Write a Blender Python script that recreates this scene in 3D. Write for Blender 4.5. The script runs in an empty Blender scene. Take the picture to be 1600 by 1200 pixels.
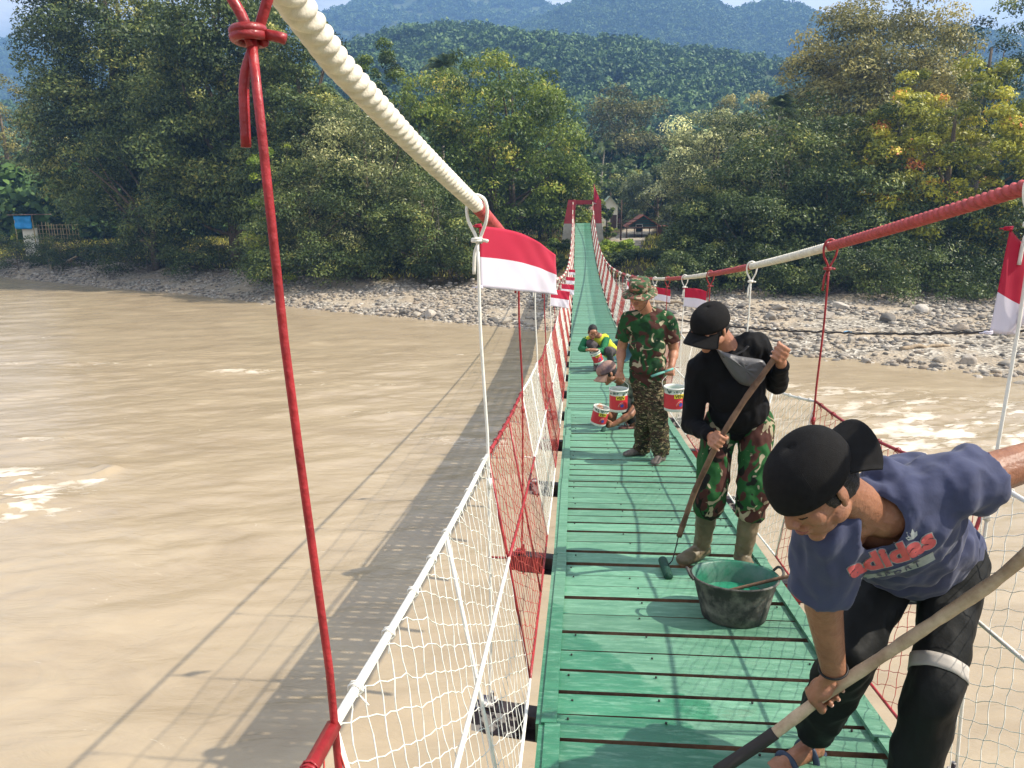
import bpy, bmesh, math, random
import numpy as np
from mathutils import Vector, Matrix
from mathutils.bvhtree import BVHTree
D = bpy.data
S = bpy.context.scene
COL = S.collection
PI = math.pi
rad = math.radians
random.seed(7)
RNG = np.random.default_rng(11)

# ------------------------------------------------------------------ camera, sky, sun, exposure
TH, PSI, ROLL = rad(13.3), rad(4.87), rad(-0.7)
EYE = np.array([-0.494, 0.0, 7.0])
_r = np.array([math.cos(PSI), math.sin(PSI), 0]); _f = np.array([-math.sin(PSI), math.cos(PSI), 0])
_fw = _f*math.cos(TH) + np.array([0, 0, -math.sin(TH)]); _up = _f*math.sin(TH) + np.array([0, 0, math.cos(TH)])
_rr = math.cos(ROLL)*_r + math.sin(ROLL)*_up; _uu = math.cos(ROLL)*_up - math.sin(ROLL)*_r
cam = D.objects.new('camera', D.cameras.new('camera')); COL.objects.link(cam); S.camera = cam
m4 = Matrix.Identity(4)
for i in range(3):
    m4[i][0], m4[i][1], m4[i][2], m4[i][3] = _rr[i], _uu[i], -_fw[i], EYE[i]
cam.matrix_world = m4
cam.data.sensor_width = 36; cam.data.lens = 27.0
cam.data.clip_start = 0.05; cam.data.clip_end = 20000

def at(u, v, y):          # world point on the plane y = const seen at survey pixel u, v (1600 x 1200)
    d = _fw + _rr*((u-800)/1200.) - _uu*((v-600)/1200.)
    return EYE + d*((y-EYE[1])/d[1])

SUN_EL, SUN_K = rad(45.5), 0.97
wd = D.worlds.new('World'); S.world = wd; wd.use_nodes = True
nt = wd.node_tree; nt.nodes.clear()
wo = nt.nodes.new('ShaderNodeOutputWorld'); bg = nt.nodes.new('ShaderNodeBackground')
sky = nt.nodes.new('ShaderNodeTexSky'); sky.sky_type = 'NISHITA'; sky.sun_disc = False
sky.sun_elevation = SUN_EL; sky.sun_rotation = rad(90); sky.air_density = 1.2; sky.dust_density = 2.0
tc = nt.nodes.new('ShaderNodeTexCoord'); mp = nt.nodes.new('ShaderNodeMapping'); mp.inputs['Scale'].default_value = (1, 1, 3.2)
nz = nt.nodes.new('ShaderNodeTexNoise'); nz.inputs['Scale'].default_value = 2.6; nz.inputs['Detail'].default_value = 7; nz.inputs['Roughness'].default_value = .6
cr = nt.nodes.new('ShaderNodeValToRGB'); cr.color_ramp.elements[0].position = .34; cr.color_ramp.elements[1].position = .54
mx = nt.nodes.new('ShaderNodeMix'); mx.data_type = 'RGBA'; mx.inputs['B'].default_value = (9, 9.2, 9.5, 1)
L = nt.links.new
L(tc.outputs['Generated'], mp.inputs[0]); L(mp.outputs[0], nz.inputs[0]); L(nz.outputs[0], cr.inputs[0])
L(cr.outputs[0], mx.inputs['Factor']); L(sky.outputs[0], mx.inputs['A']); L(mx.outputs['Result'], bg.inputs[0])
bg.inputs[1].default_value = 0.085; L(bg.outputs[0], wo.inputs[0])
sl = D.lights.new('sun', 'SUN'); sl.energy = 5.0; sl.angle = rad(.55); sl.color = (1, .92, .79)
so = D.objects.new('sun', sl); COL.objects.link(so); so.location = (60, 0, 80)
so.rotation_euler = Vector((SUN_K, -0.02, 1)).to_track_quat('Z', 'Y').to_euler()
S.view_settings.view_transform = 'Standard'; S.view_settings.look = 'None'; S.view_settings.exposure = 0.82; S.view_settings.gamma = 1
S.cycles.max_bounces = 6; S.cycles.transparent_max_bounces = 8; S.cycles.volume_bounces = 0
S.cycles.caustics_reflective = False; S.cycles.caustics_refractive = False
S.cycles.use_adaptive_sampling = True; S.cycles.use_denoising = True

# ------------------------------------------------------------------ helpers
def lin(r, g, b):
    f = lambda c: (c/255/12.92) if c/255 <= .04045 else ((c/255+.055)/1.055)**2.4
    return (f(r), f(g), f(b), 1)

MATS = {}
def mat(name, col, rough=.6, spec=.4, metal=0, var=None, vscale=8, bump=0, bscale=40, sheen=0, detail=6, col2=None, lo=.35, hi=.65, aniso=None, coat=0):
    """plain procedural material: base colour, a second colour mixed in by noise, and a noise bump"""
    if name in MATS: return MATS[name]
    m = D.materials.new(name); m.use_nodes = True; n = m.node_tree; b = n.nodes['Principled BSDF']
    b.inputs['Base Color'].default_value = col; b.inputs['Roughness'].default_value = rough
    b.inputs['Specular IOR Level'].default_value = spec; b.inputs['Metallic'].default_value = metal
    if coat: b.inputs['Coat Weight'].default_value = coat; b.inputs['Coat Roughness'].default_value = .15
    if sheen: b.inputs['Sheen Weight'].default_value = sheen
    t = n.nodes.new('ShaderNodeTexCoord'); src = t.outputs['Object']
    if aniso:
        q = n.nodes.new('ShaderNodeMapping'); q.inputs['Scale'].default_value = aniso; n.links.new(src, q.inputs[0]); src = q.outputs[0]
    if var is not None or col2 is not None:
        z = n.nodes.new('ShaderNodeTexNoise'); z.inputs['Scale'].default_value = vscale; z.inputs['Detail'].default_value = detail
        z.inputs['Roughness'].default_value = .62
        n.links.new(src, z.inputs[0]); r = n.nodes.new('ShaderNodeValToRGB'); e = r.color_ramp.elements
        e[0].position = lo; e[1].position = hi
        e[0].color = col2 if col2 is not None else tuple(c*(1-var) for c in col[:3])+(1,)
        e[1].color = col if col2 is not None else tuple(min(1, c*(1+var)) for c in col[:3])+(1,)
        n.links.new(z.outputs[0], r.inputs[0]); n.links.new(r.outputs[0], b.inputs['Base Color'])
    if bump:
        z = n.nodes.new('ShaderNodeTexNoise'); z.inputs['Scale'].default_value = bscale; z.inputs['Detail'].default_value = 5
        n.links.new(src, z.inputs[0]); u = n.nodes.new('ShaderNodeBump'); u.inputs['Strength'].default_value = bump; u.inputs['Distance'].default_value = .01
        n.links.new(z.outputs[0], u.inputs['Height']); n.links.new(u.outputs[0], b.inputs['Normal'])
    MATS[name] = m; return m

def tag(o, label=None, cat=None, group=None, kind=None):
    if label: o['label'] = label
    if cat: o['category'] = cat
    if group: o['group'] = group
    if kind: o['kind'] = kind
    return o

def empty(name, loc=(0, 0, 0), rz=0, label=None, cat=None, group=None):
    o = D.objects.new(name, None); COL.objects.link(o); o.location = loc; o.rotation_euler.z = rz; o.empty_display_size = .1
    return tag(o, label, cat, group)

def link(name, me, parent=None, loc=None):
    o = D.objects.new(name, me); COL.objects.link(o)
    if parent is not None: o.parent = parent
    if loc is not None: o.location = loc
    return o

def relparent(o, p):       # geometry is in world coordinates, its thing sits at its base
    o.parent = p; o.matrix_parent_inverse = Matrix.Translation(-Vector(p.location)) if p.rotation_euler.z == 0 else p.matrix_basis.inverted()

def quads(name, V, Q, mats, tint=None, smooth=False, extra=None):
    """fast all-quad (or all-tri) mesh from arrays"""
    V = np.asarray(V, np.float32).reshape(-1, 3); Q = np.asarray(Q, np.int32); k = Q.shape[1]
    me = D.meshes.new(name); me.vertices.add(len(V)); me.vertices.foreach_set('co', V.ravel())
    me.loops.add(Q.size); me.loops.foreach_set('vertex_index', Q.ravel())
    me.polygons.add(len(Q)); me.polygons.foreach_set('loop_start', np.arange(0, Q.size, k, dtype=np.int32))
    if smooth: me.polygons.foreach_set('use_smooth', np.ones(len(Q), bool))
    me.update(calc_edges=True)
    if tint is not None:
        a = me.attributes.new('tint', 'FLOAT', 'FACE'); a.data.foreach_set('value', np.asarray(tint, np.float32))
    if extra:
        for nm, vals in extra.items():
            a = me.attributes.new(nm, 'FLOAT', 'POINT'); a.data.foreach_set('value', np.asarray(vals, np.float32))
    for m in (mats if isinstance(mats, (list, tuple)) else [mats]): me.materials.append(m)
    return me

class MB:
    """collects shapes, builds ONE mesh"""
    def __init__(s): s.v = []; s.f = []; s.m = []; s.n = 0
    def add(s, vs, fs, mi=0):
        vs = [tuple(map(float, p)) for p in vs]
        s.v += vs; s.f += [tuple(i+s.n for i in f) for f in fs]; s.m += [mi]*len(fs); s.n += len(vs); return s
    def box(s, c, d, mi=0, R=None, top=None):
        c = np.array(c, float); h = np.array(d, float)/2
        P = np.array([[x, y, z] for z in (-1, 1) for y in (-1, 1) for x in (-1, 1)], float)*h
        if R is not None: P = P @ np.array(R).T
        P = P + c
        F = [(0, 2, 3, 1), (4, 5, 7, 6), (0, 1, 5, 4), (2, 6, 7, 3), (0, 4, 6, 2), (1, 3, 7, 5)]
        s.add(P, F, mi)
        if top is not None: s.m[-5] = top
        return s
    def hull8(s, P, mi=0):
        return s.add(P, [(0, 3, 2, 1), (4, 5, 6, 7), (0, 1, 5, 4), (1, 2, 6, 5), (2, 3, 7, 6), (3, 0, 4, 7)], mi)
    def tube(s, pts, r, n=8, mi=0, cap=True, closed=False, flat=None):
        pts = np.array([tuple(p) for p in pts], float); N = len(pts)
        rr = np.full(N, r, float) if np.isscalar(r) else np.array(r, float)
        T = np.gradient(pts, axis=0)
        if closed: T = np.roll(pts, -1, 0)-np.roll(pts, 1, 0)
        T /= np.linalg.norm(T, axis=1)[:, None]+1e-12
        a = np.array([0, 0, 1.]) if abs(T[0][2]) < .9 else np.array([1., 0, 0])
        u = np.cross(T[0], a); u /= np.linalg.norm(u); V = []
        for i in range(N):
            u = u - T[i]*(u@T[i]); u /= np.linalg.norm(u)+1e-12; w = np.cross(T[i], u)
            for k in range(n):
                g = 2*PI*k/n; V.append(pts[i]+rr[i]*(math.cos(g)*u+math.sin(g)*w*(flat or 1)))
        F = []
        for i in range(N if closed else N-1):
            j = (i+1) % N
            for k in range(n):
                k2 = (k+1) % n; F.append((i*n+k, i*n+k2, j*n+k2, j*n+k))
        if cap and not closed: F += [tuple(range(n-1, -1, -1)), tuple(range((N-1)*n, N*n))]
        return s.add(V, F, mi)
    def lathe(s, prof, c=(0, 0, 0), n=24, mi=0, R=None, mis=None, capb=False, capt=False):
        c = np.array(c, float); V = []
        for (r, z) in prof:
            for k in range(n):
                g = 2*PI*k/n; p = np.array([r*math.cos(g), r*math.sin(g), z]); V.append((np.array(R)@p if R is not None else p)+c)
        F = []; M = []
        for i in range(len(prof)-1):
            for k in range(n):
                k2 = (k+1) % n; F.append((i*n+k, i*n+k2, (i+1)*n+k2, (i+1)*n+k)); M.append(mis[i] if mis else mi)
        if capb: F.append(tuple(range(n-1, -1, -1))); M.append(mis[0] if mis else mi)
        if capt: F.append(tuple(range((len(prof)-1)*n, len(prof)*n))); M.append(mis[-1] if mis else mi)
        st = len(s.m); s.add(V, F, mi); s.m[st:] = M; return s
    def blob(s, c, rad3, n=12, k=8, mi=0, R=None):
        prof = [(max(1e-4, math.sin(PI*i/k)), -math.cos(PI*i/k)) for i in range(k+1)]
        st = s.n; s.lathe(prof, n=n, mi=mi); P = np.array(s.v[st:])*np.array(rad3)
        if R is not None: P = P@np.array(R).T
        s.v[st:] = [tuple(p) for p in P+np.array(c, float)]; return s
    def build(s, name, mats, parent=None, smooth=True, auto=None, world=False):
        me = D.meshes.new(name); me.from_pydata(s.v, [], s.f)
        for m in (mats if isinstance(mats, (list, tuple)) else [mats]): me.materials.append(m)
        me.polygons.foreach_set('material_index', np.array(s.m, np.int32))
        me.polygons.foreach_set('use_smooth', np.full(len(s.f), smooth)); me.update()
        if auto: me.set_sharp_from_angle(angle=rad(auto))
        o = link(name, me)
        if parent is not None:
            if world: relparent(o, parent)
            else: o.parent = parent
        return o

def vnoise(x, y, seed=0):          # smooth 2-D value noise, -1..1
    xi = np.floor(x).astype(np.int64); yi = np.floor(y).astype(np.int64); fx = x-xi; fy = y-yi
    def h(a, b):
        n = (a*374761393+b*668265263+seed*2147483647) & 0xFFFFFFFF
        n = ((n ^ (n >> 13))*1274126177) & 0xFFFFFFFF; n = n ^ (n >> 16)
        return (n & 0xFFFF)/32767.5-1
    u = fx*fx*(3-2*fx); v = fy*fy*(3-2*fy)
    return (h(xi, yi)*(1-u)+h(xi+1, yi)*u)*(1-v)+(h(xi, yi+1)*(1-u)+h(xi+1, yi+1)*u)*v
def fbm(x, y, o=4, seed=0, g=.5):
    s = 0; a = 1
    for i in range(o): s = s+a*vnoise(x*2**i, y*2**i, seed+i*17); a *= g
    return s

def grid(xs, ys):
    X, Y = np.meshgrid(xs, ys); nx, ny = len(xs), len(ys)
    i = np.arange((ny-1)*(nx-1)); r, c = i//(nx-1), i % (nx-1); a = r*nx+c
    return X, Y, np.stack([a, a+1, a+nx+1, a+nx], 1)

# ------------------------------------------------------------------ lines of the place
WX = [-220, -100, -61, -44, -32, -21, -15, -10, -6, 0, 9, 13.5, 17, 24, 60, 200]
WY = [150, 98, 77, 66.6, 60.4, 53, 49.3, 46.5, 44.2, 41.5, 36, 33, 31, 28, 10, -60]
def shore(x): return np.interp(x, WX, WY)
TX = [-220, -100, -62, -51, -35, -26, -20, -10, 0, 6.7, 12, 20, 28, 45, 80, 200]
TYL = [165, 108, 80, 77.5, 68, 62.5, 57.2, 55.5, 55.5, 55, 53, 52, 50.5, 49, 45, 20]
def treeline(x): return np.interp(x, TX, TYL)
def ground_z(x, y):
    x = np.asarray(x, float); y = np.asarray(y, float); s_ = shore(x); t = treeline(x)
    d = y-s_; k = d/np.maximum(t-s_, 1.5); e = y-t
    z = np.where(d < 0, np.interp(d, [-40, -6, 0], [-2, -1.1, -.05]), np.where(e < 0, np.interp(k, [0, .18, .6, 1], [-.05, .3, .62, 1.0]), np.interp(e, [0, 3, 8, 14, 100, 400], [1.0, 1.9, 2.8, 3.0, 4.5, 8])))
    return z+.06*fbm(x*.5, y*.5, 3, 5)*np.clip(d/3+.4, 0, 1)
def deck_z(y): t = (y-35)/35; return 7+(-3.706+.147*t+2.314*t*t)
CY = np.array([-4, -1, .88, 2.68, 4.15, 5.95, 7.75, 9.55, 11.35, 13.15, 20.9, 27.3, 37.6, 46.5, 56.0, 62, 67])
CZ = 7+np.array([1.37, .71, .31, -.045, -.25, -.48, -.71, -.91, -1.10, -1.28, -1.93, -2.33, -2.70, -2.58, -1.9, -1.05, .0])
_cf = np.polyfit(CY, CZ, 6)
def cable_z(y): return np.interp(y, CY, CZ)*.5+np.polyval(_cf, y)*.5 if False else np.polyval(_cf, y)
YEND = 66.0
def cable_x(sx_, y): return .83*sx_ if sx_ > 0 else -np.interp(y, [-3, .6, .88, 1.08, 1.3, 1.8, 2.3, 2.68, 3.3], [.88, .855, .852, .872, .884, .872, .852, .836, .83])
# ------------------------------------------------------------------ river bank (one sheet to the horizon)
def ground_material():
    m = D.materials.new('bank_ground'); m.use_nodes = True; n = m.node_tree; b = n.nodes['Principled BSDF']; b.inputs['Roughness'].default_value = .9
    b.inputs['Specular IOR Level'].default_value = .15
    geo = n.nodes.new('ShaderNodeNewGeometry')
    def noise(s, d=8, r=.6):
        z = n.nodes.new('ShaderNodeTexNoise'); z.inputs['Scale'].default_value = s; z.inputs['Detail'].default_value = d; z.inputs['Roughness'].default_value = r
        n.links.new(geo.outputs['Position'], z.inputs[0]); return z
    def ramp(src, p):
        r = n.nodes.new('ShaderNodeValToRGB'); e = r.color_ramp.elements; e[0].position, e[0].color = p[0]; e[1].position, e[1].color = p[-1]
        for q in p[1:-1]: x = e.new(q[0]); x.color = q[1]
        n.links.new(src, r.inputs[0]); return r
    sand = ramp(noise(.9).outputs[0], [(.3, lin(132, 120, 104)), (.55, lin(166, 152, 132)), (.75, lin(180, 168, 148))])
    vor = n.nodes.new('ShaderNodeTexVoronoi'); vor.inputs['Scale'].default_value = 7; n.links.new(geo.outputs['Position'], vor.inputs[0])
    peb = ramp(vor.outputs['Color'], [(.2, lin(92, 86, 78)), (.5, lin(140, 132, 120)), (.8, lin(190, 182, 168))])
    mk = ramp(noise(.35, 4).outputs[0], [(.45, (0, 0, 0, 1)), (.55, (1, 1, 1, 1))])
    m1 = n.nodes.new('ShaderNodeMix'); m1.data_type = 'RGBA'; n.links.new(mk.outputs[0], m1.inputs['Factor']); n.links.new(sand.outputs[0], m1.inputs['A']); n.links.new(peb.outputs[0], m1.inputs['B'])
    soil = ramp(noise(.5).outputs[0], [(.3, lin(52, 46, 32)), (.6, lin(74, 66, 44)), (.8, lin(104, 90, 64))])  # bank soil coloured darker to stand for the shade under the trees
    at_ = n.nodes.new('ShaderNodeAttribute'); at_.attribute_name = 'soil'
    m2 = n.nodes.new('ShaderNodeMix'); m2.data_type = 'RGBA'; n.links.new(at_.outputs['Fac'], m2.inputs['Factor']); n.links.new(m1.outputs['Result'], m2.inputs['A']); n.links.new(soil.outputs[0], m2.inputs['B'])
    n.links.new(m2.outputs['Result'], b.inputs['Base Color'])
    bp = n.nodes.new('ShaderNodeBump'); bp.inputs['Strength'].default_value = .7; bp.inputs['Distance'].default_value = .08
    n.links.new(vor.outputs['Distance'], bp.inputs['Height']); n.links.new(bp.outputs[0], b.inputs['Normal'])
    return m
xs = np.concatenate([np.linspace(-6000, -140, 24)[:-1], np.linspace(-140, -70, 36)[:-1], np.linspace(-70, 40, 261)[:-1], np.linspace(40, 140, 40)[:-1], np.linspace(140, 6000, 24)])
ys = np.concatenate([np.linspace(-3000, -30, 14)[:-1], np.linspace(-30, 20, 20)[:-1], np.linspace(20, 100, 221)[:-1], np.linspace(100, 200, 40)[:-1], np.linspace(200, 6000, 24)])
X, Y, Q = grid(xs, ys); Z = ground_z(X, Y)
dd = Y-treeline(X)
# near bank, behind the camera
nb = np.interp(-Y, [6, 9, 14, 60], [-9, 0, 5, 6]); Z = np.maximum(Z, np.where(Y < -5, nb, -9))
soil = np.clip((dd+.3+1.2*fbm(X*.3, Y*.3, 3, 9))/1.5, 0, 1); soil = np.where(Y < -5, 1, soil)
soil = np.where((np.abs(X-3.2-(Y-70)*.14) < 1.8) & (Y > 68) & (Y < 110), .1, soil)      # the pale path beyond the bridge
me = quads('riverbank', np.stack([X, Y, Z], -1), Q, ground_material(), smooth=True, extra={'soil': soil.ravel()})
tag(link('riverbank', me), kind='structure')

# ------------------------------------------------------------------ river
def water_material():
    m = D.materials.new('muddy_water'); m.use_nodes = True; n = m.node_tree; b = n.nodes['Principled BSDF']
    b.inputs['Specular IOR Level'].default_value = .5
    geo = n.nodes.new('ShaderNodeNewGeometry'); q = n.nodes.new('ShaderNodeMapping'); q.inputs['Rotation'].default_value = (0, 0, rad(22)); q.inputs['Scale'].default_value = (.5, 1.25, 1)
    n.links.new(geo.outputs['Position'], q.inputs[0])
    def noise(s, d, r, dist=0):
        z = n.nodes.new('ShaderNodeTexNoise'); z.inputs['Scale'].default_value = s; z.inputs['Detail'].default_value = d; z.inputs['Roughness'].default_value = r; z.inputs['Distortion'].default_value = dist
        n.links.new(q.outputs[0], z.inputs[0]); return z
    c = n.nodes.new('ShaderNodeValToRGB'); e = c.color_ramp.elements; e[0].position = .3; e[0].color = lin(150, 133, 108); e[1].position = .72; e[1].color = lin(173, 156, 129)
    n.links.new(noise(.55, 9, .62, .8).outputs[0], c.inputs[0])
    a = n.nodes.new('ShaderNodeAttribute'); a.attribute_name = 'foam'
    fz = noise(2.2, 10, .7, 1.5); ad = n.nodes.new('ShaderNodeMath'); ad.operation = 'ADD'; n.links.new(a.outputs['Fac'], ad.inputs[0]); n.links.new(fz.outputs[0], ad.inputs[1])
    fr = n.nodes.new('ShaderNodeValToRGB'); e = fr.color_ramp.elements; e[0].position = .60; e[1].position = 1.02; e[0].color = (0, 0, 0, 1); e[1].color = (1, 1, 1, 1); n.links.new(ad.outputs[0], fr.inputs[0])
    m1 = n.nodes.new('ShaderNodeMix'); m1.data_type = 'RGBA'; m1.inputs['B'].default_value = lin(218, 208, 192)
    n.links.new(fr.outputs[0], m1.inputs['Factor']); n.links.new(c.outputs[0], m1.inputs['A']); n.links.new(m1.outputs['Result'], b.inputs['Base Color'])
    rr = n.nodes.new('ShaderNodeMapRange'); rr.inputs['To Min'].default_value = .22; rr.inputs['To Max'].default_value = .8; n.links.new(fr.outputs[0], rr.inputs[0]); n.links.new(rr.outputs[0], b.inputs['Roughness'])
    bp = n.nodes.new('ShaderNodeBump'); bp.inputs['Strength'].default_value = .5; bp.inputs['Distance'].default_value = .045
    n.links.new(noise(1.7, 10, .60, 2.4).outputs[0], bp.inputs['Height']); n.links.new(bp.outputs[0], b.inputs['Normal'])
    return m
xs = np.concatenate([np.linspace(-230, -60, 60)[:-1], np.linspace(-60, -22, 180)[:-1], np.linspace(-22, 24, 420)[:-1], np.linspace(24, 200, 60)])
ys = np.concatenate([np.linspace(-40, 2, 30)[:-1], np.linspace(2, 36, 420)[:-1], np.linspace(36, 80, 170)[:-1], np.linspace(80, 160, 40)])
X, Y, Q = grid(xs, ys)
ca, sa = math.cos(rad(20)), math.sin(rad(20)); U = X*ca+Y*sa; W = -X*sa+Y*ca
rough = np.zeros_like(X)
def patch(x, y, rx, ry, a): 
    global rough; rough = rough+a*np.exp(-(((X-x)/rx)**2+((Y-y)/ry)**2))
for p in [(-14.4, 16.3, 1.5, .9, 1.0), (-15.5, 18.0, 1.6, .8, .8), (-13.2, 18.7, .3, .6, 1.1), (-18, 21.5, 2.2, .35, .3), (-24, 33, 4, .5, .25), (-14, 31.5, 3.5, .45, .33), (-9, 29, 3, .4, .2), (-7.5, 25, 3, .5, .2),
          (-3, 22, 2.2, .5, .25), (9.5, 27.5, 5, 2.0, .30), (11, 24, 5, 1.8, .34), (14, 22, 5, 2, .34), (8, 21, 4, 1.4, .26), (6, 29, 3, 1.4, .22), (15, 26, 4, 1.5, .3), (10, 18, 5, 1.6, .22), (-30, 40, 6, .5, .2), (-5, 36, 5, .5, .18)]: patch(*p)
edge = np.clip((shore(X)-Y)/6, 0, 1)
wave = .040*fbm(U*.3, W*.8, 3, 3)+.012*fbm(U*1.6, W*3.6, 3, 8, .5)
wave = wave*(1+3.2*np.clip(rough, 0, 1))+.10*np.clip(rough, 0, 1)*(1-np.abs(fbm(U*.8, W*1.8, 3, 21)))
Z = wave*(.3+.7*edge)
foam = np.clip(rough, 0, 1)*1.0*np.clip(.18+1.5*fbm(U*.7, W*1.5, 5, 44, .65)+.5*fbm(U*3.5, W*7, 3, 45, .7), 0, 1.15)+.04*fbm(U*.12, W*.3, 3, 4)-.06
me = quads('river', np.stack([X, Y, Z], -1), Q, water_material(), smooth=True, extra={'foam': foam.ravel()})
tag(link('river', me), kind='structure')

# ------------------------------------------------------------------ stones
stone_cols = [lin(176, 168, 156), lin(196, 186, 170), lin(140, 134, 126), lin(158, 146, 130), lin(206, 200, 190)]
def stone_material():
    m = D.materials.new('river_stone'); m.use_nodes = True; n = m.node_tree; b = n.nodes['Principled BSDF']; b.inputs['Roughness'].default_value = .85
    a = n.nodes.new('ShaderNodeAttribute'); a.attribute_name = 'tint'; o = n.nodes.new('ShaderNodeObjectInfo'); ad = n.nodes.new('ShaderNodeMath'); ad.operation = 'ADD'; ad.use_clamp = True
    n.links.new(a.outputs['Fac'], ad.inputs[0]); n.links.new(o.outputs['Random'], ad.inputs[1])
    fr = n.nodes.new('ShaderNodeMath'); fr.operation = 'FRACT'; ad.use_clamp = False; n.links.new(ad.outputs[0], fr.inputs[0])
    r = n.nodes.new('ShaderNodeValToRGB'); e = r.color_ramp.elements; e[0].color = lin(92, 88, 82); e[1].color = lin(188, 180, 168)
    for p, c in ((.3, lin(132, 124, 114)), (.55, lin(164, 154, 138)), (.75, lin(136, 122, 106))): x = e.new(p); x.color = c
    n.links.new(fr.outputs[0], r.inputs[0])
    z = n.nodes.new('ShaderNodeTexNoise'); z.inputs['Scale'].default_value = 9; z.inputs['Detail'].default_value = 6
    g = n.nodes.new('ShaderNodeNewGeometry'); n.links.new(g.outputs['Position'], z.inputs[0])
    mm = n.nodes.new('ShaderNodeMix'); mm.data_type = 'RGBA'; mm.blend_type = 'MULTIPLY'; mm.inputs['Factor'].default_value = .6
    n.links.new(r.outputs[0], mm.inputs['A']); n.links.new(z.outputs[0], mm.inputs['B'])
    h = n.nodes.new('ShaderNodeHueSaturation'); h.inputs['Value'].default_value = 1.35; n.links.new(mm.outputs['Result'], h.inputs['Color']); n.links.new(h.outputs[0], b.inputs['Base Color'])
    bp = n.nodes.new('ShaderNodeBump'); bp.inputs['Strength'].default_value = .4; bp.inputs['Distance'].default_value = .03; n.links.new(z.outputs[0], bp.inputs['Height']); n.links.new(bp.outputs[0], b.inputs['Normal'])
    return m
STONE = stone_material()
def ico(sub):
    bm = bmesh.new(); bmesh.ops.create_icosphere(bm, subdivisions=sub, radius=1); V = np.array([v.co[:] for v in bm.verts]); F = np.array([[v.index for v in f.verts] for f in bm.faces]); bm.free(); return V, F
def rock_shape(V, rng):
    P = V.copy()
    for _ in range(9):            # chop flat faces
        d = rng.normal(size=3); d /= np.linalg.norm(d); k = rng.uniform(.55, .9); t = P@d; P = P-np.outer(np.clip(t-k, 0, None), d)
    return P
V1, F1 = ico(1); V2, F2 = ico(3)
SM = [quads('boulder', rock_shape(rock_shape(V2, RNG), RNG)+RNG.normal(0, .008, V2.shape), F2, STONE, smooth=True) for _ in range(6)]
for m_ in SM: m_.set_sharp_from_angle(angle=rad(35))
def stones(N, ok, smin, smax, power=2.5):
    vs, fs, tt = [], [], []; base = 0; protos = [rock_shape(V1, RNG) for _ in range(12)]
    for _ in range(N):
        x, y = ok(); s = smin+(smax-smin)*RNG.random()**power; P = protos[RNG.integers(12)]*np.array([s*RNG.uniform(.8, 1.4), s*RNG.uniform(.7, 1.1), s*RNG.uniform(.4, .75)])
        a = RNG.uniform(0, 2*PI); c, q = math.cos(a), math.sin(a); P = P@np.array([[c, -q, 0], [q, c, 0], [0, 0, 1]]).T+[x, y, float(ground_z(x, y))+s*.15]
        vs.append(P); fs.append(F1+base); base += len(P); tt.append(np.full(len(F1), RNG.random()))
    return np.concatenate(vs), np.concatenate(fs), np.concatenate(tt)
def pick():
    while True:
        x = RNG.uniform(-66, 34); y = shore(x)+RNG.uniform(-.6, treeline(x)-shore(x)+1.5); d = (y-shore(x))
        w = .75 if vnoise(np.array(x*.22), np.array(y*.35), 31) > -.05 else .12
        if d < 1.2: w = .8
        if x < -10: w *= 1.0
        if abs(x) < 6 and 2.2 < d < 5: w *= .3
        if RNG.random() < w*min(1, (treeline(x)-shore(x))/14): return x, y
v, f, t = stones(24000, pick, .035, .24, 3.2)
tag(link('gravel_stones', quads('gravel_stones', v, f, STONE, tint=t)), 'pale grey river stones strewn along the far bank', 'gravel', kind='stuff')
spots = [(-4.6, 44.6, .5), (-5.4, 44.9, .38), (-3.9, 44.3, .3), (-9.6, 47.2, .55), (-10.6, 47.6, .42), (-8.9, 46.9, .34), (-11.5, 48.2, .4), (-12.6, 48.9, .35), (-7.8, 46.4, .3), (9.8, 37.1, .26), (11.2, 36.4, .3), (12.6, 37.4, .34), (13.6, 37.2, .32), (10.4, 43.8, .55),
         (13.4, 43.6, .5), (16.2, 42.4, .6), (18.6, 39.6, .45), (20.5, 38.4, .6), (21.6, 41.3, .5), (14.6, 33.0, .33), (15.6, 31.3, .3), (16.6, 30.3, .4), (17.4, 30.0, .46), (16.2, 33.5, .4), (17.5, 33.0, .38), (12.2, 34.2, .36), (13.1, 33.7, .28), (15.1, 33.8, .34),
         (3.2, 42.3, .42), (4.3, 41.4, .38), (5.2, 40.6, .34), (3.8, 44.8, .5), (5.0, 46.0, .46), (6.6, 45.2, .4), (7.4, 47.1, .5), (8.3, 45.6, .42), (9.5, 47.3, .45), (11.5, 46.5, .5), (14.9, 46.4, .6), (19.0, 45.0, .55), (22.6, 44.0, .5), (24.5, 42.6, .6), (10.9, 39.9, .24), (-1.6, 43.0, .3), (-6.8, 46.0, .28), (-20.5, 54.4, .3), (-25.2, 58.1, .34)]
where = ['at the water edge left of the bridge', 'on the open gravel left of the bridge', 'at the water edge right of the bridge', 'on the gravel bar right of the bridge', 'near the shaded tree line on the right']
def boulder_label(x, y, s):
    d = y-shore(x)
    if x < 0: w = where[0] if d < 1.5 else where[1]
    else: w = where[2] if d < 1.6 else (where[3] if d < 9.5 else where[4])
    return w
bg_ = 'boulders lying on the far gravel bank'
for i, (x, y, s) in enumerate(spots):
    o = link('boulder', SM[i % 6]); o.location = (x, y, float(ground_z(x, y))+s*.18)
    o.scale = (s*RNG.uniform(.9, 1.35), s*RNG.uniform(.7, 1), s*RNG.uniform(.5, .7)); o.rotation_euler = (RNG.uniform(-.2, .2), RNG.uniform(-.2, .2), RNG.uniform(0, 6))
    tag(o, None, 'boulder', bg_+', '+boulder_label(x, y, s)); o['_r'] = boulder_label(x, y, s); o['_a'] = (x-EYE[0])/y; o['_s'] = s
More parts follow.
